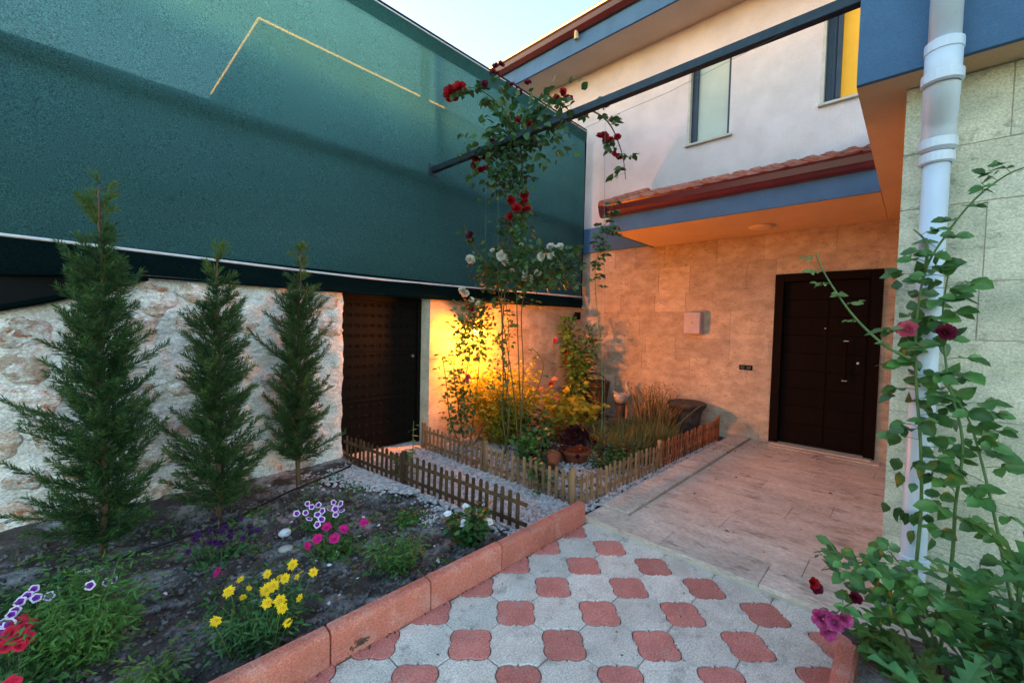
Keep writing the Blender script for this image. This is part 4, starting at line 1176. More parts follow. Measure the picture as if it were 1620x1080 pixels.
def shrub(name, loc, Rx, Ry, H, n, m, size, label, cat='shrub', tpl=None, zc=0.55, stems=9, group=None, up=0.6, stem_m='cane_green', name_f='foliage', lean=(0, 0)):
    t = empty(name, loc, label, cat, group)
    x0, y0, z0 = loc
    sb = MB()
    P = []; D = []; S = []
    ends = []
    for k in range(stems):
        a = 2 * PI * k / stems + rnd.uniform(-0.4, 0.4); rr = rnd.uniform(0.25, 0.9)
        e = Vector((x0 + Rx * rr * math.cos(a) + lean[0], y0 + Ry * rr * math.sin(a) + lean[1], z0 + H * rnd.uniform(0.65, 0.98)))
        b = Vector((x0 + 0.15 * Rx * math.cos(a), y0 + 0.15 * Ry * math.sin(a), z0 - 0.02))
        md = b.lerp(e, 0.5) + Vector((0, 0, 0.1 * H))
        sp = spline([b, md, e], 5)
        sb.tube(sp, [0.0045 * (1 - 0.6 * i / len(sp)) for i in range(len(sp))], 4, cap=False)
        ends.append(sp)
    sb.build('stems', M[stem_m], t)['kind'] = 'stuff'
    for i in range(n):
        sp = ends[rnd.randrange(len(ends))]
        p = sp[rnd.randrange(len(sp) // 4, len(sp))] + Vector((rnd.gauss(0, Rx * 0.22), rnd.gauss(0, Ry * 0.22), rnd.gauss(0, H * 0.10)))
        if p.z < z0 + 0.01: p.z = z0 + 0.01 + rnd.random() * 0.03
        P.append(tuple(p)); a = rnd.uniform(0, 2 * PI)
        d = Vector((p.x - x0, p.y - y0, 0)) * 1.2 / max(Rx, 0.01) + Vector((math.cos(a), math.sin(a), rnd.uniform(-0.2, up)))
        D.append(tuple(d)); S.append(size * rnd.uniform(0.6, 1.25))
    scatter(name_f, tpl or LEAF, P, D, S, m, t, upj=0.6)
    return t

# ---- the fenced bed
shrub('lamp_yellow_shrub', (3.95, 3.90, 0), 0.52, 0.46, 0.92, 5600, M['hleaf'], 0.062, 'small leaved shrub by the wall lamp, its yellow light put into the leaf colour', tpl=LEAF)
hy = shrub('hydrangea', (4.85, 3.55, 0), 0.46, 0.52, 0.72, 420, M['hleaf'], 0.115, 'hydrangea with large leaves tinted yellow as by lamp light and coral pink flower heads', cat='hydrangea', tpl=LEAF_R)
def mophead(parent, c, r, m):
    P = nrm(rg.normal(0, 1, (90, 3))); P[:, 2] = np.abs(P[:, 2]) * 0.9
    D = np.cross(P, rg.normal(0, 1, (90, 3)))
    v, f = LEAF_R
    Z = P; Dn = nrm(D); Y = np.cross(Z, Dn)
    s = 0.34 * r; vv = (v - np.array([0.5, 0, 0])) * s
    V = vv[None, :, 0:1] * Dn[:, None] + vv[None, :, 1:2] * Y[:, None] + vv[None, :, 2:3] * Z[:, None] + (P * r)[:, None] + np.array(c)
    F = f[None] + (np.arange(90) * len(v))[:, None, None]
    tris_obj('flower_head', V.reshape(-1, 3), F.reshape(-1, 3), m, parent=parent, kind=None)
mophead(hy, (4.45, 3.68, 0.66), 0.075, M['coral'])
mophead(hy, (4.55, 3.52, 0.84), 0.05, M['coral'])
mophead(hy, (4.55, 3.48, 0.58), 0.05, M['coral'])
shrub('leafy_shrub', (4.05, 3.35, 0), 0.26, 0.30, 0.46, 300, M['rleaf'], 0.07, 'dark leaved low shrub in front of the yellow tinted shrub in the fenced bed', tpl=LEAF_R)
tb = shrub('tall_shrub', (5.85, 4.05, 0), 0.30, 0.32, 1.50, 950, M['gleaf'], 0.10, 'tall green shrub with red buds near the corner where both walls meet', tpl=LEAF, stems=12)
dense(tb, (5.85, 4.28, 1.42), (0.13, 0.13, 0.30), 130, M['gleaf'], 0.10, LEAF)
dense(tb, (5.9, 3.85, 1.35), (0.10, 0.16, 0.25), 130, M['rleaf'], 0.09, LEAF_N)
cluster(tb, (5.7, 4.45, 1.28), 'pinkrose', 4, 0.05, 1.0); cluster(tb, (5.7, 4.15, 0.98), 'redrose', 3, 0.08, 0.8); cluster(tb, (5.7, 4.3, 0.62), 'redrose', 3, 0.08, 0.8)

# wicker basket
bk = empty('wicker_basket', (6.25, 3.98, 0), 'tall brown wicker basket with a hooped handle against the house wall', 'basket')
prof = []
for k in range(23):
    z = 0.04 + k * 0.0255; rr = 0.17 + 0.075 * (k / 22) ** 0.8 + (0.008 if k % 2 else 0)
    prof.append((rr, z))
prof += [(0.262, 0.615), (0.27, 0.635), (0.25, 0.645), (0.232, 0.62), (0.20, 0.3)]
MB().lathe([(0.001, 0.03)] + prof, 6.25, 3.98, 26).build('basket_body', M['basket'], bk, smooth=False)
hp = [(6.25 + 0.0, 3.98 + 0.245 * math.cos(PI * k / 12), 0.62 + 0.16 * math.sin(PI * k / 12)) for k in range(13)]
MB().tube(hp, 0.013, 7).build('basket_handle', M['basket'], bk, smooth=True)
sb_ = MB()
for k in range(26):
    a = 2 * PI * k / 26
    sb_.tube([(6.25 + 0.175 * math.cos(a), 3.98 + 0.175 * math.sin(a), 0.04), (6.25 + 0.258 * math.cos(a), 3.98 + 0.258 * math.sin(a), 0.62)], 0.007, 4)
sb_.build('basket_stakes', M['basket'], bk)
# white swan planter
sn = empty('swan_planter', (6.38, 3.50, 0), 'small white swan shaped planter with upright neck beside the wicker basket', 'planter')
sx, sy = 6.38, 3.53
MB().lathe([(0.001, 0.30), (0.07, 0.31), (0.12, 0.37), (0.135, 0.43), (0.12, 0.47), (0.09, 0.47), (0.08, 0.42)], sx, sy, 16).build('body', M['white_ceramic'], sn, smooth=True)
MB().tube(spline([(sx, sy - 0.07, 0.40), (sx, sy - 0.14, 0.47), (sx, sy - 0.125, 0.55), (sx, sy - 0.09, 0.62), (sx - 0.005, sy - 0.10, 0.68), (sx - 0.01, sy - 0.13, 0.69)], 4), [0.04 - 0.024 * i / 20 for i in range(21)], 8).build('neck', M['white_ceramic'], sn, smooth=True)
MB().tube([(sx - 0.01, sy - 0.135, 0.685), (sx - 0.012, sy - 0.18, 0.665)], [0.012, 0.003], 6).build('beak', M['beak'], sn)
MB().tube([(sx + 0.0, sy + 0.06, 0.43), (sx, sy + 0.16, 0.50)], [0.05, 0.008], 7).build('tail', M['white_ceramic'], sn, smooth=True)
MB().lathe([(0.09, 0.0), (0.10, 0.02), (0.075, 0.06), (0.075, 0.27), (0.10, 0.305), (0.001, 0.31)], sx, sy, 14).build('pedestal', M['pot'], sn, smooth=False)
# dark stone bowl
bp_ = empty('stone_pot', (6.33, 2.42, 0), 'dark stone urn with a wide rim standing at the far end of the fence', 'pot')
MB().lathe([(0.001, 0.0), (0.15, 0.0), (0.155, 0.05), (0.19, 0.22), (0.20, 0.36), (0.265, 0.44), (0.275, 0.475), (0.262, 0.488), (0.22, 0.50), (0.10, 0.512), (0.001, 0.515)], 6.33, 2.42, 26).build('pot_body', M['pot'], bp_, smooth=False)
fb = MB()
for k in range(26):
    a = 2 * PI * k / 26
    fb.tube([(6.33 + 0.157 * math.cos(a), 2.42 + 0.157 * math.sin(a), 0.03), (6.33 + 0.20 * math.cos(a), 2.42 + 0.20 * math.sin(a), 0.36)], 0.009, 4)
fb.build('fluting', M['pot'], bp_)

# grassy mass and dry stems
def tussock(name, pts_, n, h, m, label, cat, kind=None):
    t = empty(name, (pts_[0][0], pts_[0][1], 0), label, cat)
    P = []; D = []; S = []
    for i in range(n):
        x, y, rr = pts_[rnd.randrange(len(pts_))]
        a = rnd.uniform(0, 2 * PI); q = rr * math.sqrt(rnd.random())
        P.append((x + q * math.cos(a), y + q * math.sin(a), 0)); D.append((rnd.gauss(0, 0.33), rnd.gauss(0, 0.33), 1)); S.append(h * rnd.uniform(0.45, 1.2))
    scatter('blades', BLADE, P, D, S, m, t, up=(-1, -0.3, 0), upj=1.0)
    return t
tussock('lavender', [(5.0, 2.75, 0.42), (5.5, 2.65, 0.42), (4.6, 2.5, 0.28), (5.1, 2.35, 0.22)], 3400, 0.30, M['grassy'], 'wide clump of grassy lavender filling the right half of the fenced bed', 'lavender')
lv = tussock('dry_grass', [(5.9, 2.70, 0.25), (6.1, 2.85, 0.2)], 240, 0.60, M['straw'], 'tall wispy dry seed stems between the swan planter and the dark urn', 'grass')
P = []; D = []
for i in range(420):
    a = rnd.uniform(0, 2 * PI); q = 0.40 * math.sqrt(rnd.random())
    P.append((5.95 + q * math.cos(a), 2.80 + q * math.sin(a), rnd.uniform(0.25, 0.74))); D.append((rnd.gauss(0, 1), rnd.gauss(0, 1), rnd.uniform(-0.2, 1)))
scatter('seed_heads', LEAF_N, P, D, [rnd.uniform(0.03, 0.06) for _ in P], M['straw'], lv)
shrub('herb_bush', (5.35, 3.30, 0), 0.32, 0.3, 0.26, 900, M['grassy'], 0.04, 'fine leaved dull green herb in front of the wicker basket', tpl=LEAF_N)
# dark round plant in terracotta
dk = empty('terracotta_planter', (4.0, 2.78, 0), 'round terracotta bowl holding a dark burgundy leafed ball plant', 'planter')
MB().lathe([(0.001, 0.0), (0.12, 0.0), (0.17, 0.12), (0.19, 0.13), (0.19, 0.16), (0.16, 0.16), (0.15, 0.13), (0.001, 0.13)], 4.0, 2.78, 22).build('bowl', M['terracotta'], dk, smooth=False)
Pn = nrm(rg.normal(0, 1, (520, 3))); Pn[:, 2] = np.abs(Pn[:, 2]) * 1.0 - 0.25
scatter('foliage', LEAF_R, Pn * 0.13 + np.array([4.0, 2.78, 0.29]), Pn + rg.normal(0, 0.35, Pn.shape), rg.uniform(0.04, 0.075, 520), M['burgundy'], dk)
shrub('geranium', (3.72, 2.95, 0), 0.24, 0.24, 0.22, 240, M['burgundy'], 0.06, 'low reddish leafed plant left of the terracotta bowl', tpl=LEAF_R)
rp_ = shrub('red_flower_plant', (4.0, 2.4, 0), 0.30, 0.16, 0.24, 330, M['gleaf_d'], 0.05, 'low plant with scattered dark red blooms behind the corner of the fence', tpl=LEAF)
for _ in range(9): bloom(rp_, (3.85 + rnd.uniform(-0.2, 0.6), 2.42 + rnd.gauss(0, 0.12), 0.15 + rnd.uniform(0, 0.08)), 'darkrose', 0.55)
shrub('leafy_shrub', (3.62, 3.12, 0), 0.22, 0.26, 0.34, 300, M['gleaf'], 0.06, 'fresh green low bush by the rose canes inside the fenced bed', tpl=LEAF_R)
shrub('ground_creeper', (3.38, 2.85, 0), 0.20, 0.18, 0.16, 220, M['rleaf'], 0.045, 'flat dark creeper on the gravel behind the light brown fence', cat='plant', tpl=LEAF_R)
shrub('flowering_herb', (4.45, 2.65, 0), 0.30, 0.28, 0.34, 700, M['grassy'], 0.045, 'loose olive green herb between the terracotta bowl and the lavender', tpl=LEAF_N)
shrub('bushy_herb', (4.2, 2.25, 0), 0.5, 0.14, 0.26, 520, M['gleaf_d'], 0.045, 'dark green herb row pressing against the fence beside the porch', tpl=LEAF)
tpot = empty('terracotta_pot', (3.50, 2.72, 0), 'small tipped orange terracotta pot on the gravel behind the fence corner', 'pot')
pm = MB().lathe([(0.001, 0.0), (0.05, 0.0), (0.078, 0.13), (0.088, 0.13), (0.088, 0.155), (0.07, 0.155), (0.045, 0.02), (0.001, 0.02)], 0, 0, 18).mesh('pot_body', M['terracotta'])
inst('pot_body', pm, tpot, (3.50, 2.72, 0.085), (R(62), 0, R(120)))
fv = empty('rambling_vine', (3.12, 2.55, 0), 'dark leaved shoot rambling over the lit fence near its corner', 'vine')
cs = canes(fv, [[(3.16, 2.7, 0), (3.12, 2.6, 0.2), (3.08, 2.52, 0.45), (3.15, 2.55, 0.6)], [(3.15, 2.6, 0.02), (3.0, 2.5, 0.25), (2.95, 2.45, 0.1)], [(3.14, 2.6, 0.1), (3.06, 2.4, 0.2), (2.94, 2.38, 0.05)]], 0.005, 0.002, M['cane'])
rose_foliage(fv, cs, M['rleaf'], 0.055, 0.035, 0.08, nl=5)
# shoot hanging by the house corner
hv = empty('hanging_rose_shoot', (3.6, 2.15, 0), 'loose green rose shoot clinging to the thin vertical wire by the house corner', 'vine')
cs = canes(hv, [[(3.62, 2.2, 0.5), (3.58, 2.2, 1.2), (3.5, 2.24, 1.85), (3.42, 2.2, 2.15), (3.42, 2.12, 2.5), (3.4, 2.0, 2.72)], [(3.45, 2.15, 2.3), (3.45, 2.05, 2.5), (3.45, 2.0, 2.42)]], 0.005, 0.002, M['cane_green'])
rose_foliage(hv, [cs[0][14:], cs[1]], M['rleaf'], 0.060, 0.030, 0.075, nl=5)
# sapling by the path fence
sp_ = empty('sapling', (2.24, 3.42, 0), 'slender bright green sapling poking above the dark fence before the gate', 'sapling')
cs = canes(sp_, [[(2.24, 3.42, 0), (2.25, 3.43, 0.3), (2.25, 3.42, 0.63)]], 0.006, 0.002, M['cane_green'], 'stem')
rose_foliage(sp_, [cs[0][3:]], M['gleaf_l'], 0.085, 0.045, 0.03, nl=2, tpl=LEAF_N)
shrub('low_sapling', (2.34, 3.75, 0), 0.12, 0.12, 0.22, 60, M['gleaf_l'], 0.08, 'low leafy tuft growing in the gravel beside the slender sapling', tpl=LEAF, stems=5)

# ---- picket fences
def picket_fence(a, b, n, m, label, h=0.31, post=(), rail_side=1, end_rail=0.04):
    a = Vector(a); b = Vector(b); d = (b - a).normalized(); s = Vector((-d.y, d.x, 0)) * rail_side
    L = (b - a).length
    t = empty('picket_fence', a, label, 'fence')
    w = 0.030; th = 0.011
    mb = MB(); pf_ = [(-w / 2, 0), (w / 2, 0), (w / 2, h - 0.012), (w * 0.25, h), (-w * 0.25, h), (-w / 2, h - 0.012)]
    vs = [(x, -th / 2, z) for x, z in pf_] + [(x, th / 2, z) for x, z in pf_]
    mb.add(vs, [(i, (i + 1) % 6, 6 + (i + 1) % 6, 6 + i) for i in range(6)] + [tuple(range(6)), tuple(range(6, 12))[::-1]])
    pm_ = mb.mesh('picket', m)
    az = math.atan2(d.y, d.x)
    for k in range(n):
        f = (k + 0.3) / n
        p = a + d * (L * f)
        inst('picket', pm_, t, (p.x, p.y, p.z + rnd.uniform(-0.02, 0.006)), (rnd.uniform(-0.03, 0.03), rnd.uniform(-0.03, 0.03), az + rnd.uniform(-0.05, 0.05)))
    for z in (0.085, 0.235):
        p0 = a - d * 0.01 + s * (th / 2 + 0.009); p1 = b + d * end_rail + s * (th / 2 + 0.009)
        mb = MB()
        hw = 0.014; dd = 0.007
        c = []
        for q, zz in ((p0, a.z), (p1, b.z)):
            for sx_, sz_ in ((-1, -1), (1, -1), (1, 1), (-1, 1)):
                c.append((q.x + s.x * dd * sx_, q.y + s.y * dd * sx_, zz + z + hw * sz_ + (0.0)))
        mb.add(c, [(0, 1, 2, 3), (7, 6, 5, 4), (0, 4, 5, 1), (1, 5, 6, 2), (2, 6, 7, 3), (3, 7, 4, 0)])
        mb.build('rail', m, t)
    for f in post:
        p = a + d * (L * f) + s * 0.012
        MB().box(p.x - 0.02, p.x + 0.02, p.y - 0.02, p.y + 0.02, p.z - 0.05, p.z + h + 0.03, 0.004).build('post', m, t)
    return t
picket_fence((2.055, 4.42, 0.03), (2.325, 2.06, 0.0), 31, M['wood_dark'], 'weathered dark picket fence between the flower bed and the gravel path', post=(0.42,), rail_side=-1)
picket_fence((3.0, 4.38, 0), (2.99, 2.06, 0), 30, M['wood'], 'light brown picket fence along the right side of the gravel path', post=(0.01, 0.5, 0.985), rail_side=1)
picket_fence((2.99, 2.01, 0), (4.5, 1.97, 0.0), 20, M['wood'], 'near half of the picket fence beside the porch, pale yellowish pickets', post=(0.98,), rail_side=1, end_rail=0.0)
picket_fence((4.53, 1.97, 0), (6.30, 1.95, 0.0), 26, M['wood_red'], 'far half of the picket fence beside the porch, reddish brown pickets', h=0.33, post=(0.99,), rail_side=1)

# ---- flower bed in front
def petunia_mesh(m_in, m_out, r=0.028):
    mb = MB(); n = 20
    def ring(f, z, star=0.0): return [(r * f * (1 + star * math.cos(5 * 2 * PI * k / n)) * math.cos(2 * PI * k / n), r * f * (1 + star * math.cos(5 * 2 * PI * k / n)) * math.sin(2 * PI * k / n), z * r) for k in range(n)]
    vs = [(0, 0, -0.5 * r)] + ring(0.25, -0.1) + ring(0.66, 0.18, 0.08) + ring(1.0, 0.10, 0.10)
    f1 = [(0, 1 + k, 1 + (k + 1) % n) for k in range(n)] + [(1 + k, 1 + n + k, 1 + n + (k + 1) % n, 1 + (k + 1) % n) for k in range(n)]
    f2 = [(1 + n + k, 1 + 2 * n + k, 1 + 2 * n + (k + 1) % n, 1 + n + (k + 1) % n) for k in range(n)]
    mb.v = vs; mb.f = f1 + f2; mb.m = [0] * len(f1) + [1] * len(f2)
    mb.tube([(0, 0, -0.5 * r), (0, 0, -1.6 * r)], [r * 0.12, r * 0.08], 5, m=0)
    return mb.mesh('flower', [m_in, m_out], smooth=False)
PET = {'striped': petunia_mesh(M['purple'], M['rim']), 'magenta': petunia_mesh(M['magenta'], M['magenta']), 'red': petunia_mesh(M['redpet'], M['redpet'], 0.036), 'violet': petunia_mesh(M['violet'], M['violet'])}
def daisy_mesh():
    mb = MB(); n = 17; r = 0.030
    for k in range(n):
        a = 2 * PI * k / n; s = 0.9 + 0.15 * math.sin(k * 2.3); c, sn_ = math.cos(a), math.sin(a)
        def q(u, w, z): return (r * (u * c - w * sn_), r * (u * sn_ + w * c), r * z)
        mb.add([q(0.2, -0.05, 0), q(0.2, 0.05, 0), q(0.75 * s, 0.14, 0.14), q(s, 0.03, 0.05), q(s, -0.05, 0.05), q(0.75 * s, -0.14, 0.10)], [(0, 1, 2, 3, 4, 5)], 0)
    mb.lathe([(0.30 * r, 0.0), (0.24 * r, 0.16 * r), (0.001, 0.24 * r)], n=10, m=1)
    return mb.mesh('flower', [M['yellow'], M['ycentre']])
DAI = daisy_mesh()
def flowers(parent, me, pts_, s=1.0, ground=0.03, d0=(-0.45, -0.55, 0.9), j=0.45, stem='cane_green'):
    st = MB()
    for p in pts_:
        d = Vector(d0) + Vector((rnd.gauss(0, j), rnd.gauss(0, j), 0))
        inst('flower', me, parent, p, quat_to(d), s * rnd.uniform(0.85, 1.15))
        c = OFF[parent.name]
        b = Vector((p[0] + (c.x - p[0]) * 0.35, p[1] + (c.y - p[1]) * 0.35, ground))
        tp_ = Vector(p) - d.normalized() * 0.02
        st.tube(spline([b, b.lerp(tp_, 0.6) + Vector((0, 0, 0.01)), tp_], 3), 0.0018, 4, cap=False)
    st.build('flower_stems', M[stem], parent)['kind'] = 'stuff'
pt = shrub('petunia_plant', (1.27, 3.12, 0), 0.17, 0.18, 0.14, 190, M['gleaf'], 0.045, 'petunia with many purple flowers edged in white, in the middle of the bed', cat='petunia')
flowers(pt, PET['striped'], [(1.11, 3.16, 0.17), (1.23, 3.28, 0.17), (1.23, 3.2, 0.17), (1.16, 3.13, 0.17), (1.14, 3.01, 0.17), (1.21, 3.04, 0.17), (1.15, 2.89, 0.17), (1.26, 3.08, 0.17), (1.28, 3.2, 0.17), (1.2, 2.95, 0.17), (1.3, 3.06, 0.17), (1.38, 3.17, 0.17), (1.34, 3.05, 0.17), (1.41, 3.11, 0.17), (1.36, 2.98, 0.17), (1.3, 2.95, 0.17)], 0.85)
pm2 = shrub('petunia_plant', (1.18, 2.74, 0), 0.18, 0.14, 0.12, 170, M['gleaf'], 0.045, 'petunia with a few bright magenta flowers just in front of the white edged ones', cat='petunia')
flowers(pm2, PET['magenta'], [(1.2, 2.86, 0.15), (1.09, 2.74, 0.15), (1.01, 2.69, 0.15), (1.17, 2.67, 0.15), (1.27, 2.75, 0.15), (1.41, 2.75, 0.15), (1.43, 2.77, 0.13), (1.11, 2.78, 0.13)], 1.05)
vi = shrub('violet_petunia', (0.66, 3.15, 0), 0.20, 0.20, 0.16, 190, M['gleaf_d'], 0.045, 'low petunia with very dark violet flowers in front of the middle cypress', cat='petunia')
flowers(vi, PET['violet'], [(0.66 + rnd.gauss(0, 0.11), 3.15 + rnd.gauss(0, 0.11), 0.15 + rnd.uniform(0, 0.05)) for _ in range(26)], 0.7, d0=(-0.2, -0.6, 0.5))
flowers(vi, PET['magenta'], [(0.56, 2.80, 0.12)], 1.0)
ys_ = shrub('yellow_daisy', (0.62, 2.25, 0), 0.26, 0.26, 0.25, 1700, M['gleaf_d'], 0.045, 'bushy plant with bright yellow daisies near the brick coloured kerb', cat='daisy', tpl=LEAF_N, stems=16)
flowers(ys_, DAI, [(0.79, 2.3, 0.28), (0.67, 2.3, 0.28), (0.84, 2.16, 0.28), (0.72, 2.2, 0.28), (0.66, 2.18, 0.28), (0.63, 2.18, 0.27), (0.5, 2.27, 0.28), (0.6, 2.06, 0.28), (0.64, 2.02, 0.29), (0.63, 1.96, 0.29), (0.41, 2.08, 0.28)], 0.92, d0=(-0.3, -0.8, 0.7), j=0.3)
flowers(ys_, DAI, [(0.71, 2.25, 0.27), (0.59, 2.45, 0.22), (0.6, 2.34, 0.22), (0.56, 2.28, 0.22), (0.75, 2.09, 0.22), (0.83, 2.3, 0.22), (0.66, 1.98, 0.20), (0.79, 2.24, 0.24)], 0.62)
shrub('feathery_plant', (1.40, 2.30, 0), 0.20, 0.20, 0.20, 900, M['gleaf'], 0.042, 'low feathery green plant without flowers between the daisies and the dark fence', cat='plant', tpl=LEAF_N, stems=14)
wf = shrub('white_flower_plant', (1.92, 2.20, 0), 0.16, 0.16, 0.24, 330, M['gleaf_d'], 0.065, 'dark green leafy plant with a few white flowers at the fence end by the kerb', cat='plant', tpl=LEAF)
flowers(wf, petunia_mesh(M['petal'], M['petal'], 0.026), [(1.80, 2.30, 0.24), (1.93, 2.26, 0.26), (2.03, 2.12, 0.17), (1.84, 2.18, 0.2), (1.98, 2.3, 0.25)], 1.0)
shrub('silver_plant', (1.88, 2.62, 0), 0.10, 0.12, 0.11, 160, M['petal'], 0.022, 'tiny silvery white flowering tuft beside the dark fence', cat='plant', tpl=LEAF)
shrub('green_tuft', (1.78, 2.72, 0), 0.18, 0.12, 0.12, 260, M['gleaf'], 0.04, 'low green tuft next to the silvery plant by the dark fence', cat='plant', tpl=LEAF)
# left foreground
ff = shrub('marigold_foliage', (0.02, 2.62, 0), 0.20, 0.30, 0.37, 3000, M['gleaf'], 0.040, 'tall feathery green foliage plant in the left foreground', cat='plant', tpl=LEAF_N, stems=22)
lp_ = shrub('striped_petunia', (-0.12, 2.85, 0), 0.18, 0.20, 0.24, 330, M['gleaf_d'], 0.045, 'purple petunia with white edged flowers at the left edge above red ones', cat='petunia')
flowers(lp_, PET['striped'], [(-0.13, 2.93, 0.27), (-0.12, 2.85, 0.26), (-0.08, 2.85, 0.25), (0.05, 2.66, 0.33), (0.11, 2.75, 0.28), (0.13, 2.77, 0.27), (-0.15, 2.90, 0.26), (-0.17, 2.88, 0.25), (-0.18, 2.81, 0.25), (-0.19, 2.78, 0.25), (-0.21, 2.73, 0.25), (-0.19, 2.70, 0.25), (-0.21, 2.65, 0.25)], 0.72, j=0.25, d0=(-0.25, -0.85, 0.8))
lr_ = shrub('red_petunia', (-0.17, 2.58, 0), 0.16, 0.18, 0.22, 260, M['gleaf_d'], 0.045, 'bright red petunia at the left edge of the bed', cat='petunia')
flowers(lr_, PET['red'], [(-0.16, 2.69, 0.25), (-0.18, 2.62, 0.25), (-0.14, 2.63, 0.25), (-0.13, 2.53, 0.25), (-0.15, 2.50, 0.25), (-0.16, 2.3, 0.22), (-0.15, 2.57, 0.25), (-0.19, 2.55, 0.24), (-0.13, 2.66, 0.24), (-0.20, 2.66, 0.23)], 0.75, j=0.35, d0=(-0.2, -0.8, 0.7))
shrub('bright_tuft', (0.20, 2.16, 0), 0.12, 0.12, 0.16, 420, M['gleaf_l'], 0.045, 'bright yellow green tuft at the bottom left beside the kerb', cat='plant', tpl=LEAF_N)
shrub('creeping_herb', (-0.12, 3.25, 0), 0.32, 0.20, 0.14, 420, M['gleaf_d'], 0.045, 'dull creeping herb at the foot of the largest cypress', cat='plant')

# low weeds over the soil
P = []; D = []; S = []
for c in range(95):
    if c < 45: x, y = rnd.uniform(-0.3, 1.9), rnd.uniform(3.35, 4.2)
    else: x, y = rnd.uniform(-0.2, 1.9), rnd.uniform(2.0, 3.6)
    if x > f1x(y) - 0.05: continue
    rr = rnd.uniform(0.02, 0.07)
    for k in range(rnd.randrange(6, 26)):
        P.append((x + rnd.gauss(0, rr), y + rnd.gauss(0, rr), 0.03 + rnd.uniform(0, 0.035) + max(0, y - 4) * 0.1)); D.append((rnd.gauss(0, 1), rnd.gauss(0, 1), rnd.uniform(0, 0.8))); S.append(rnd.uniform(0.015, 0.045))
o = scatter('weeds', LEAF, P, D, S, M['gleaf'], None)
tag(o, 'sparse low green weeds scattered over the dark soil', 'weeds')
P = [(rnd.uniform(-0.6, 1.95), rnd.uniform(2.0, 4.35), 0.035) for _ in range(800)]
P = [p for p in P if p[0] < f1x(p[1])]
o = scatter('leaf_litter', LEAF, P, [(rnd.gauss(0, 1), rnd.gauss(0, 1), rnd.gauss(0, 0.15)) for _ in P], [rnd.uniform(0.012, 0.035) for _ in P], M['straw'], None, upj=0.3)
tag(o, 'small dry brown leaves lying over the soil of the bed', 'leaf litter')
# fallen white petals
ptm = MB().add([(0, 0, 0.004), (0.012, 0.004, 0), (0.022, 0.0, 0.002), (0.018, -0.009, 0.006), (0.008, -0.012, 0.003), (0.0, -0.006, 0.007)], [(0, 1, 2, 3, 4, 5)]).mesh('petal', M['petal'])
for k, p in enumerate([(1.04, 2.67), (1.1, 2.55), (1.2, 2.69), (1.3, 2.76), (1.14, 2.32), (0.94, 2.33), (1.0, 2.24), (1.42, 2.61), (1.38, 2.78), (1.55, 2.82), (0.95, 2.21), (1.87, 2.48), (1.81, 2.56), (1.56, 3.02), (1.42, 2.68), (1.7, 2.3), (1.62, 2.15), (1.5, 2.5), (1.12, 3.3), (0.35, 2.9), (1.6, 2.66)]):
    o = bpy.data.objects.new('fallen_petal', ptm); link(o, None, (p[0], p[1], 0.045)); o.rotation_euler = (rnd.uniform(-0.3, 0.3), rnd.uniform(-0.3, 0.3), rnd.uniform(0, 6.28)); o.scale = (rnd.uniform(0.9, 1.6),) * 3
    tag(o, 'small white petal fallen on the dark soil of the flower bed', 'petal', 'white petals fallen on the soil')
def rock(loc, s, m, label, seed):
    r = random.Random(seed)
    mb = MB().add([(p[0] * s[0] * r.uniform(0.9, 1.1), p[1] * s[1] * r.uniform(0.9, 1.1), p[2] * s[2] * r.uniform(0.9, 1.1)) for p in V1], [tuple(t) for t in F1])
    me = mb.mesh('stone', m, smooth=True)
    o = bpy.data.objects.new('stone', me); link(o, None, loc); tag(o, label, 'stone')
rock((1.04, 3.18, 0.045), (0.045, 0.035, 0.03), M['petal'], 'rounded white stone on the soil left of the purple petunia', 1)
rock((0.98, 2.98, 0.03), (0.05, 0.04, 0.02), M['sill'], 'flat beige stone lying just below the rounded white stone', 2)
rock((1.55, 2.72, 0.035), (0.045, 0.035, 0.025), M['pot'], 'dark brown stone between the magenta petunia and the fence', 3)
rock((0.02, 3.46, 0.05), (0.075, 0.03, 0.02), M['trav_grey'], 'long grey stone at the foot of the largest cypress', 4)
hs = MB().tube(spline([(-1.5, 3.3, 0.05), (-0.3, 3.38, 0.055), (0.15, 3.5, 0.06), (0.75, 3.62, 0.05), (1.3, 3.9, 0.06), (1.8, 4.1, 0.06), (2.0, 4.2, 0.06)], 8), 0.0085, 6).build('drip_hose', M['hose'], smooth=True)
tag(hs, 'black irrigation hose running past the three cypress trunks', 'hose')

# ---- right hand climbing rose, big leaves are single parts
def big_leaf(L, W, serr=True, seed=0):
    q = random.Random(seed); n = 7; V = []; F = []
    for i in range(n + 1):
        t = i / n
        w = W / 2 * math.sin(PI * t ** 0.8) ** 0.8 if 0 < t < 1 else 0.0
        if serr and 0 < i < n: w *= (1.07 if i % 2 else 0.93)
        z = -0.10 * L * t * t + 0.03 * L * math.sin(t * 6)
        V += [(L * t, w, z + w * 0.28), (L * t, w * 0.5, z + w * 0.10), (L * t, 0, z), (L * t, -w * 0.5, z + w * 0.10), (L * t, -w, z + w * 0.28)]
    for i in range(n):
        for j in range(4):
            a = i * 5 + j; F.append((a, a + 1, a + 6, a + 5))
    return MB().add(V, F)
BIG = [big_leaf(0.075, 0.052, seed=k).mesh('leaf', M['rleaf_big'], smooth=True) for k in range(2)] + [big_leaf(0.09, 0.055, seed=5).mesh('leaf', M['rleaf_big'], smooth=True)]
BIGN = [big_leaf(0.05, 0.026, seed=7).mesh('leaf', M['rleaf_new'], smooth=True)]
def leaf_rot(d, up):
    d = Vector(d).normalized(); up = Vector(up); z = (up - d * up.dot(d))
    if z.length < 1e-3: z = Vector((0, 0, 1))
    z.normalize(); y = z.cross(d)
    return Matrix((d, y, z)).transposed().to_quaternion()
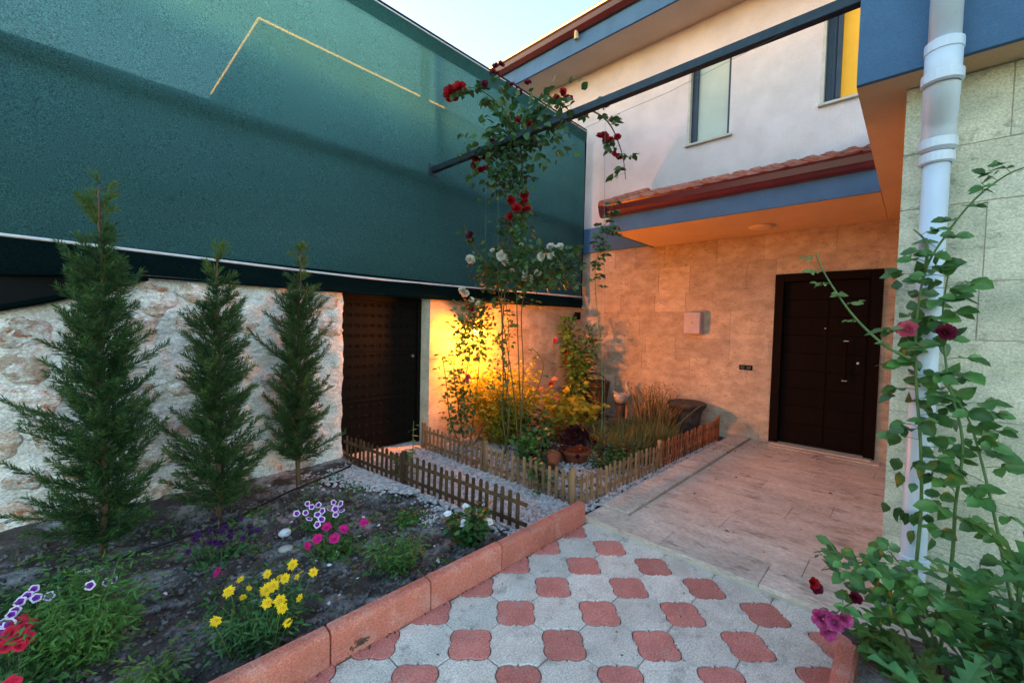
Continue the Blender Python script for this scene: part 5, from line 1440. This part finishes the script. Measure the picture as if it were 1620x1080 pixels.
def leafy(parent, paths, meshes, step, reach, nl, scale=1.0, start=0.0, bias=(-0.5, 0, 0.2)):
    cnt = 0; st = MB()
    for path in paths:
        sm = curve_samples(path, step, 0.3); n = len(sm)
        for i, (p, tan) in enumerate(sm):
            if i / max(n, 1) < start: continue
            a = rnd.uniform(0, 2 * PI)
            o = Vector((math.cos(a) + bias[0], math.sin(a) + bias[1], rnd.uniform(-0.25, 0.4) + bias[2])); o = (o - tan * o.dot(tan) * 0.5).normalized()
            e = p + o * reach * rnd.uniform(0.7, 1.4)
            st.tube([p, p.lerp(e, 0.5) + Vector((0, 0, 0.006)), e], 0.0016, 4, cap=False)
            side = o.cross(Vector((0, 0, 1)))
            side = side.normalized() if side.length > 0.1 else Vector((1, 0, 0))
            for k in range(nl):
                if k == 0: q, d = e, o
                else:
                    f = 0.88 - 0.42 * ((k - 1) // 2); sg = 1 if k % 2 else -1
                    q = p.lerp(e, f); d = (o * 0.45 + side * sg)
                d = Vector(d) + Vector((rnd.uniform(-0.3, 0.3), rnd.uniform(-0.3, 0.3), rnd.uniform(-0.55, 0.15)))
                inst('leaf', meshes[rnd.randrange(len(meshes))], parent, q, leaf_rot(d, (-0.75 + rnd.gauss(0, 0.45), rnd.gauss(0, 0.45), 0.65)), scale * rnd.uniform(0.7, 1.2) * (1.0 if k == 0 else 0.85)); cnt += 1
    st.build('leaf_stalks', M['cane_green'], parent)['kind'] = 'stuff'
    return cnt
rr_ = empty('climbing_rose', (2.95, -0.06, 0.03), 'large leaved climbing rose in front of the white downpipe on the right', 'rose')
rp1 = [[(2.93, -0.06, 0.03), (2.92, -0.05, 0.37), (2.92, -0.055, 0.7), (2.92, -0.04, 1.01), (2.92, -0.01, 1.33), (2.92, 0.0, 1.59), (2.92, -0.02, 1.87), (2.92, -0.09, 2.05), (2.92, -0.17, 2.19), (2.92, -0.26, 2.28), (2.92, -0.33, 2.31)],
       [(2.9, -0.4, 0.03), (2.9, -0.38, 0.24), (2.9, -0.31, 0.65), (2.9, -0.25, 0.95), (2.9, -0.19, 1.18), (2.9, -0.1, 1.34)],
       [(2.9, -0.15, 0.03), (2.9, -0.17, 0.5), (2.9, -0.17, 0.75), (2.9, -0.18, 1.06), (2.9, -0.12, 1.35), (2.9, -0.09, 1.65), (2.9, -0.10, 1.85)],
       [(2.9, 0.0, 1.42), (2.8, 0.05, 1.46), (2.8, 0.11, 1.50), (2.8, 0.21, 1.61), (2.8, 0.29, 1.73), (2.8, 0.37, 1.88), (2.8, 0.41, 1.99)],
       [(2.92, -0.02, 1.87), (2.9, -0.02, 2.0), (2.9, 0.03, 2.08)]]
cs = canes(rr_, rp1, 0.008, 0.003, M['cane_green'])
n1_ = leafy(rr_, [cs[0][15:42]], BIG, 0.037, 0.085, 3, 1.12)
n1_ += leafy(rr_, [cs[0][44:]], BIG, 0.065, 0.06, 5, 0.72)
n1_ += leafy(rr_, [cs[2][9:], cs[1][13:]], BIG, 0.060, 0.075, 3, 1.1)
n1_ += leafy(rr_, [cs[1][6:14], cs[4]], BIG, 0.09, 0.055, 3, 1.0)
n1_ += leafy(rr_, [cs[3][6:]], BIGN, 0.075, 0.06, 5, 0.9, bias=(-0.3, 0, 0.3))
for c_, r_, n_ in (((2.95, -0.03, 1.25), (0.10, 0.20, 0.75), 60), ((2.95, -0.14, 0.95), (0.10, 0.20, 0.5), 30), ((2.93, -0.02, 1.65), (0.08, 0.15, 0.3), 24)):
    P = np.clip(rg.normal(0, 0.45, (n_, 3)), -0.8, 0.8) * np.array(r_) * np.array([1, 0.7, 1]) + np.array(c_)
    D = (P - np.array(c_)) + rg.normal(0, 0.12, (n_, 3)) - np.array([0, 0, 0.05])
    scatter('foliage', LEAF_R, P, D, rg.uniform(0.05, 0.085, n_), M['rleaf_big'], rr_, up=(-0.7, 0, 0.7), upj=0.5)
bloom(rr_, (2.82, 0.03, 1.58), 'pinkrose', 0.85, (-0.8, 0.2, 0.3)); bloom(rr_, (2.84, -0.10, 1.57), 'darkrose', 0.8, (-0.7, -0.3, 0.3)); bloom(rr_, (2.83, 0.05, 1.60), 'mauve', 0.4, (-0.8, 0.2, 0.3))

lw_ = empty('low_rose', (2.5, -0.12, 0.05), 'low rose with mauve purple and dark red blooms leaning over the paving at the right', 'rose')
lp1 = [[(2.55, -0.12, 0.05), (2.45, -0.05, 0.4), (2.38, 0.05, 0.56), (2.32, 0.13, 0.58), (2.3, 0.20, 0.54), (2.3, 0.26, 0.50)],
       [(2.5, -0.1, 0.05), (2.4, 0.0, 0.35), (2.33, 0.10, 0.42), (2.3, 0.17, 0.38), (2.28, 0.21, 0.32)],
       [(2.55, -0.15, 0.05), (2.4, -0.06, 0.5), (2.34, 0.02, 0.63), (2.3, 0.05, 0.68)],
       [(2.32, 0.14, 0.58), (2.3, 0.22, 0.60), (2.3, 0.29, 0.57)]]
cs = canes(lw_, lp1, 0.005, 0.002, M['cane'])
nlw = leafy(lw_, [c[5:] for c in cs[:3]], BIG, 0.026, 0.055, 3, 0.78)
cs2_ = canes(lw_, [[(2.5, -0.1, 0.3), (2.42, -0.02, 0.5), (2.4, 0.06, 0.5)]], 0.004, 0.002, M['cane'])
nlw += leafy(lw_, cs2_, BIG, 0.02, 0.08, 3, 0.8)
nlw += leafy(lw_, [cs[3]], BIG, 0.07, 0.03, 2, 0.6)
for p, k, s in (((2.20, 0.235, 0.34), 'mauve', 0.82), ((2.19, 0.195, 0.35), 'mauve', 0.72), ((2.20, 0.165, 0.375), 'mauve', 0.6), ((2.19, 0.215, 0.30), 'mauve', 0.65), ((2.28, 0.285, 0.44), 'redrose', 0.5), ((2.285, 0.275, 0.42), 'darkrose', 0.55), ((2.32, 0.14, 0.42), 'darkrose', 0.5)):
    bloom(lw_, p, k, s)

# jagged big-leaf plants
def jag_leaf(L, W, lobes=7, m='gleaf_b'):
    V = []; F = []; n = lobes * 2
    for i in range(n + 1):
        t = i / n
        w = W / 2 * (math.sin(PI * (0.06 + 0.90 * t)) ** 0.7) * (1.0 if i % 2 else 0.42)
        if i == n: w = 0.002
        z = 0.25 * L * math.sin(t * 2.2) - 0.30 * L * t * t
        sh = 0.05 * L if i % 2 else 0
        V += [(L * t + sh, w, z + 0.25 * w), (L * t, 0.0, z), (L * t + sh, -w, z + 0.25 * w)]
    for i in range(n):
        a = i * 3; b = a + 3
        F += [(a, a + 1, b + 1, b), (a + 1, a + 2, b + 2, b + 1)]
    mb = MB().add(V, F)
    return mb.mesh('leaf', M[m], smooth=False)
JG = [jag_leaf(0.34, 0.12), jag_leaf(0.26, 0.10, 6), jag_leaf(0.30, 0.09, 8, 'gleaf_l')]
def rosette(loc, n, s, label, H=0.2, name='jagged_plant', el=(15, 65), ms=JG, az=None):
    t = empty(name, loc, label, 'plant')
    x0, y0, z0 = loc
    MB().tube([(x0, y0, z0 - 0.02), (x0, y0, z0 + H)], [0.012, 0.006], 6).build('stem', M['cane_green'], t)
    for k in range(n):
        a = 2.4 * k + rnd.uniform(-0.3, 0.3); e = R(rnd.uniform(*el)); z = z0 + H * (k / n)
        if az is not None: a = az[k % len(az)]
        d = Vector((math.cos(a) * math.cos(e), math.sin(a) * math.cos(e), math.sin(e)))
        inst('leaf', ms[k % len(ms)], t, (x0, y0, z), leaf_rot(d, (0, 0, 1)), s * rnd.uniform(0.75, 1.15))
    return t
rosette((2.45, -0.20, 0.06), 16, 1.0, 'tall jagged leaved green plant behind the low rose on the right', H=0.50)
rosette((2.05, -0.16, 0.06), 14, 0.85, 'jagged blue green leaved plant in the bottom right corner', H=0.22)
rosette((2.75, -0.36, 0.08), 12, 1.0, 'jagged leaved plant at the right edge below the climbing rose', H=0.55)
shrub('yellow_green_tuft', (2.02, 0.02, 0.03), 0.12, 0.09, 0.16, 300, M['gleaf_l'], 0.045, 'yellow green tuft in the corner bed just behind the red kerb', cat='plant', tpl=LEAF)
shrub('dark_bush', (2.55, -0.42, 0.05), 0.28, 0.24, 0.50, 560, M['gleaf_d'], 0.07, 'dark leafy bush deep in the bottom right corner bed', cat='shrub', tpl=LEAF)
shrub('bluish_bush', (2.2, -0.34, 0.05), 0.22, 0.18, 0.34, 420, M['gleaf_b'], 0.06, 'bluish green low bush at the bottom right edge', cat='shrub', tpl=LEAF)
rosette((2.32, -0.06, 0.06), 12, 0.7, 'small jagged plant between the low rose and the red kerb', H=0.16)
shrub('green_tuft', (2.55, 0.05, 0.04), 0.14, 0.08, 0.18, 260, M['gleaf'], 0.05, 'green tuft under the low rose beside the porch slab', cat='plant', tpl=LEAF)
shrub('green_tuft', (1.80, 0.03, 0.04), 0.16, 0.08, 0.16, 300, M['gleaf'], 0.05, 'green tuft hugging the inner side of the short red kerb', cat='plant', tpl=LEAF)
# weathered paving stain leaves on the porch
P = [(6.35 + rnd.gauss(0, 0.16), rnd.uniform(0.6, 1.85), 0.047) for _ in range(60)] + [(5.9 + rnd.gauss(0, 0.25), 1.75 + rnd.gauss(0, 0.08), 0.068) for _ in range(30)]
P += [(rnd.uniform(3.0, 6.2), rnd.uniform(0.2, 1.6), 0.045) for _ in range(22)]
P = [p for p in P if p[0] < 6.58 and p[1] > 0.15]
o = scatter('leaf_litter', LEAF, P, [(rnd.gauss(0, 1), rnd.gauss(0, 1), rnd.gauss(0, 0.1)) for _ in P], [rnd.uniform(0.012, 0.04) for _ in P], M['bark'], None, upj=0.3)
tag(o, 'dry dark leaf litter lying on the travertine porch floor', 'leaf litter')
P = [(rnd.uniform(0.3, 2.8), rnd.uniform(0.3, 1.82), 0.004) for _ in range(46)] + [(rnd.uniform(0.3, 2.8), 1.835 - abs(rnd.gauss(0, 0.012)), 0.004) for _ in range(150)]
o = scatter('dirt_crumbs', LEAF, P, [(rnd.gauss(0, 1), rnd.gauss(0, 1), rnd.gauss(0, 0.1)) for _ in P], [rnd.uniform(0.005, 0.018) for _ in P], M['bark'], None, upj=0.3)
tag(o, 'tiny dry crumbs and leaf bits scattered on the paving and along the kerb', 'debris')
bs = MB()
for k in range(14):
    bs.tube([(0.93 + rnd.gauss(0, 0.02), 1.838, 0.02 + abs(rnd.gauss(0, 0.02))), (0.93 + rnd.gauss(0, 0.03), 1.828, 0.03 + abs(rnd.gauss(0, 0.02)))], 0.003, 4)
o = bs.build('dry_weed', M['bark']); tag(o, 'small dry brown weed stuck to the face of the long kerb', 'weed')
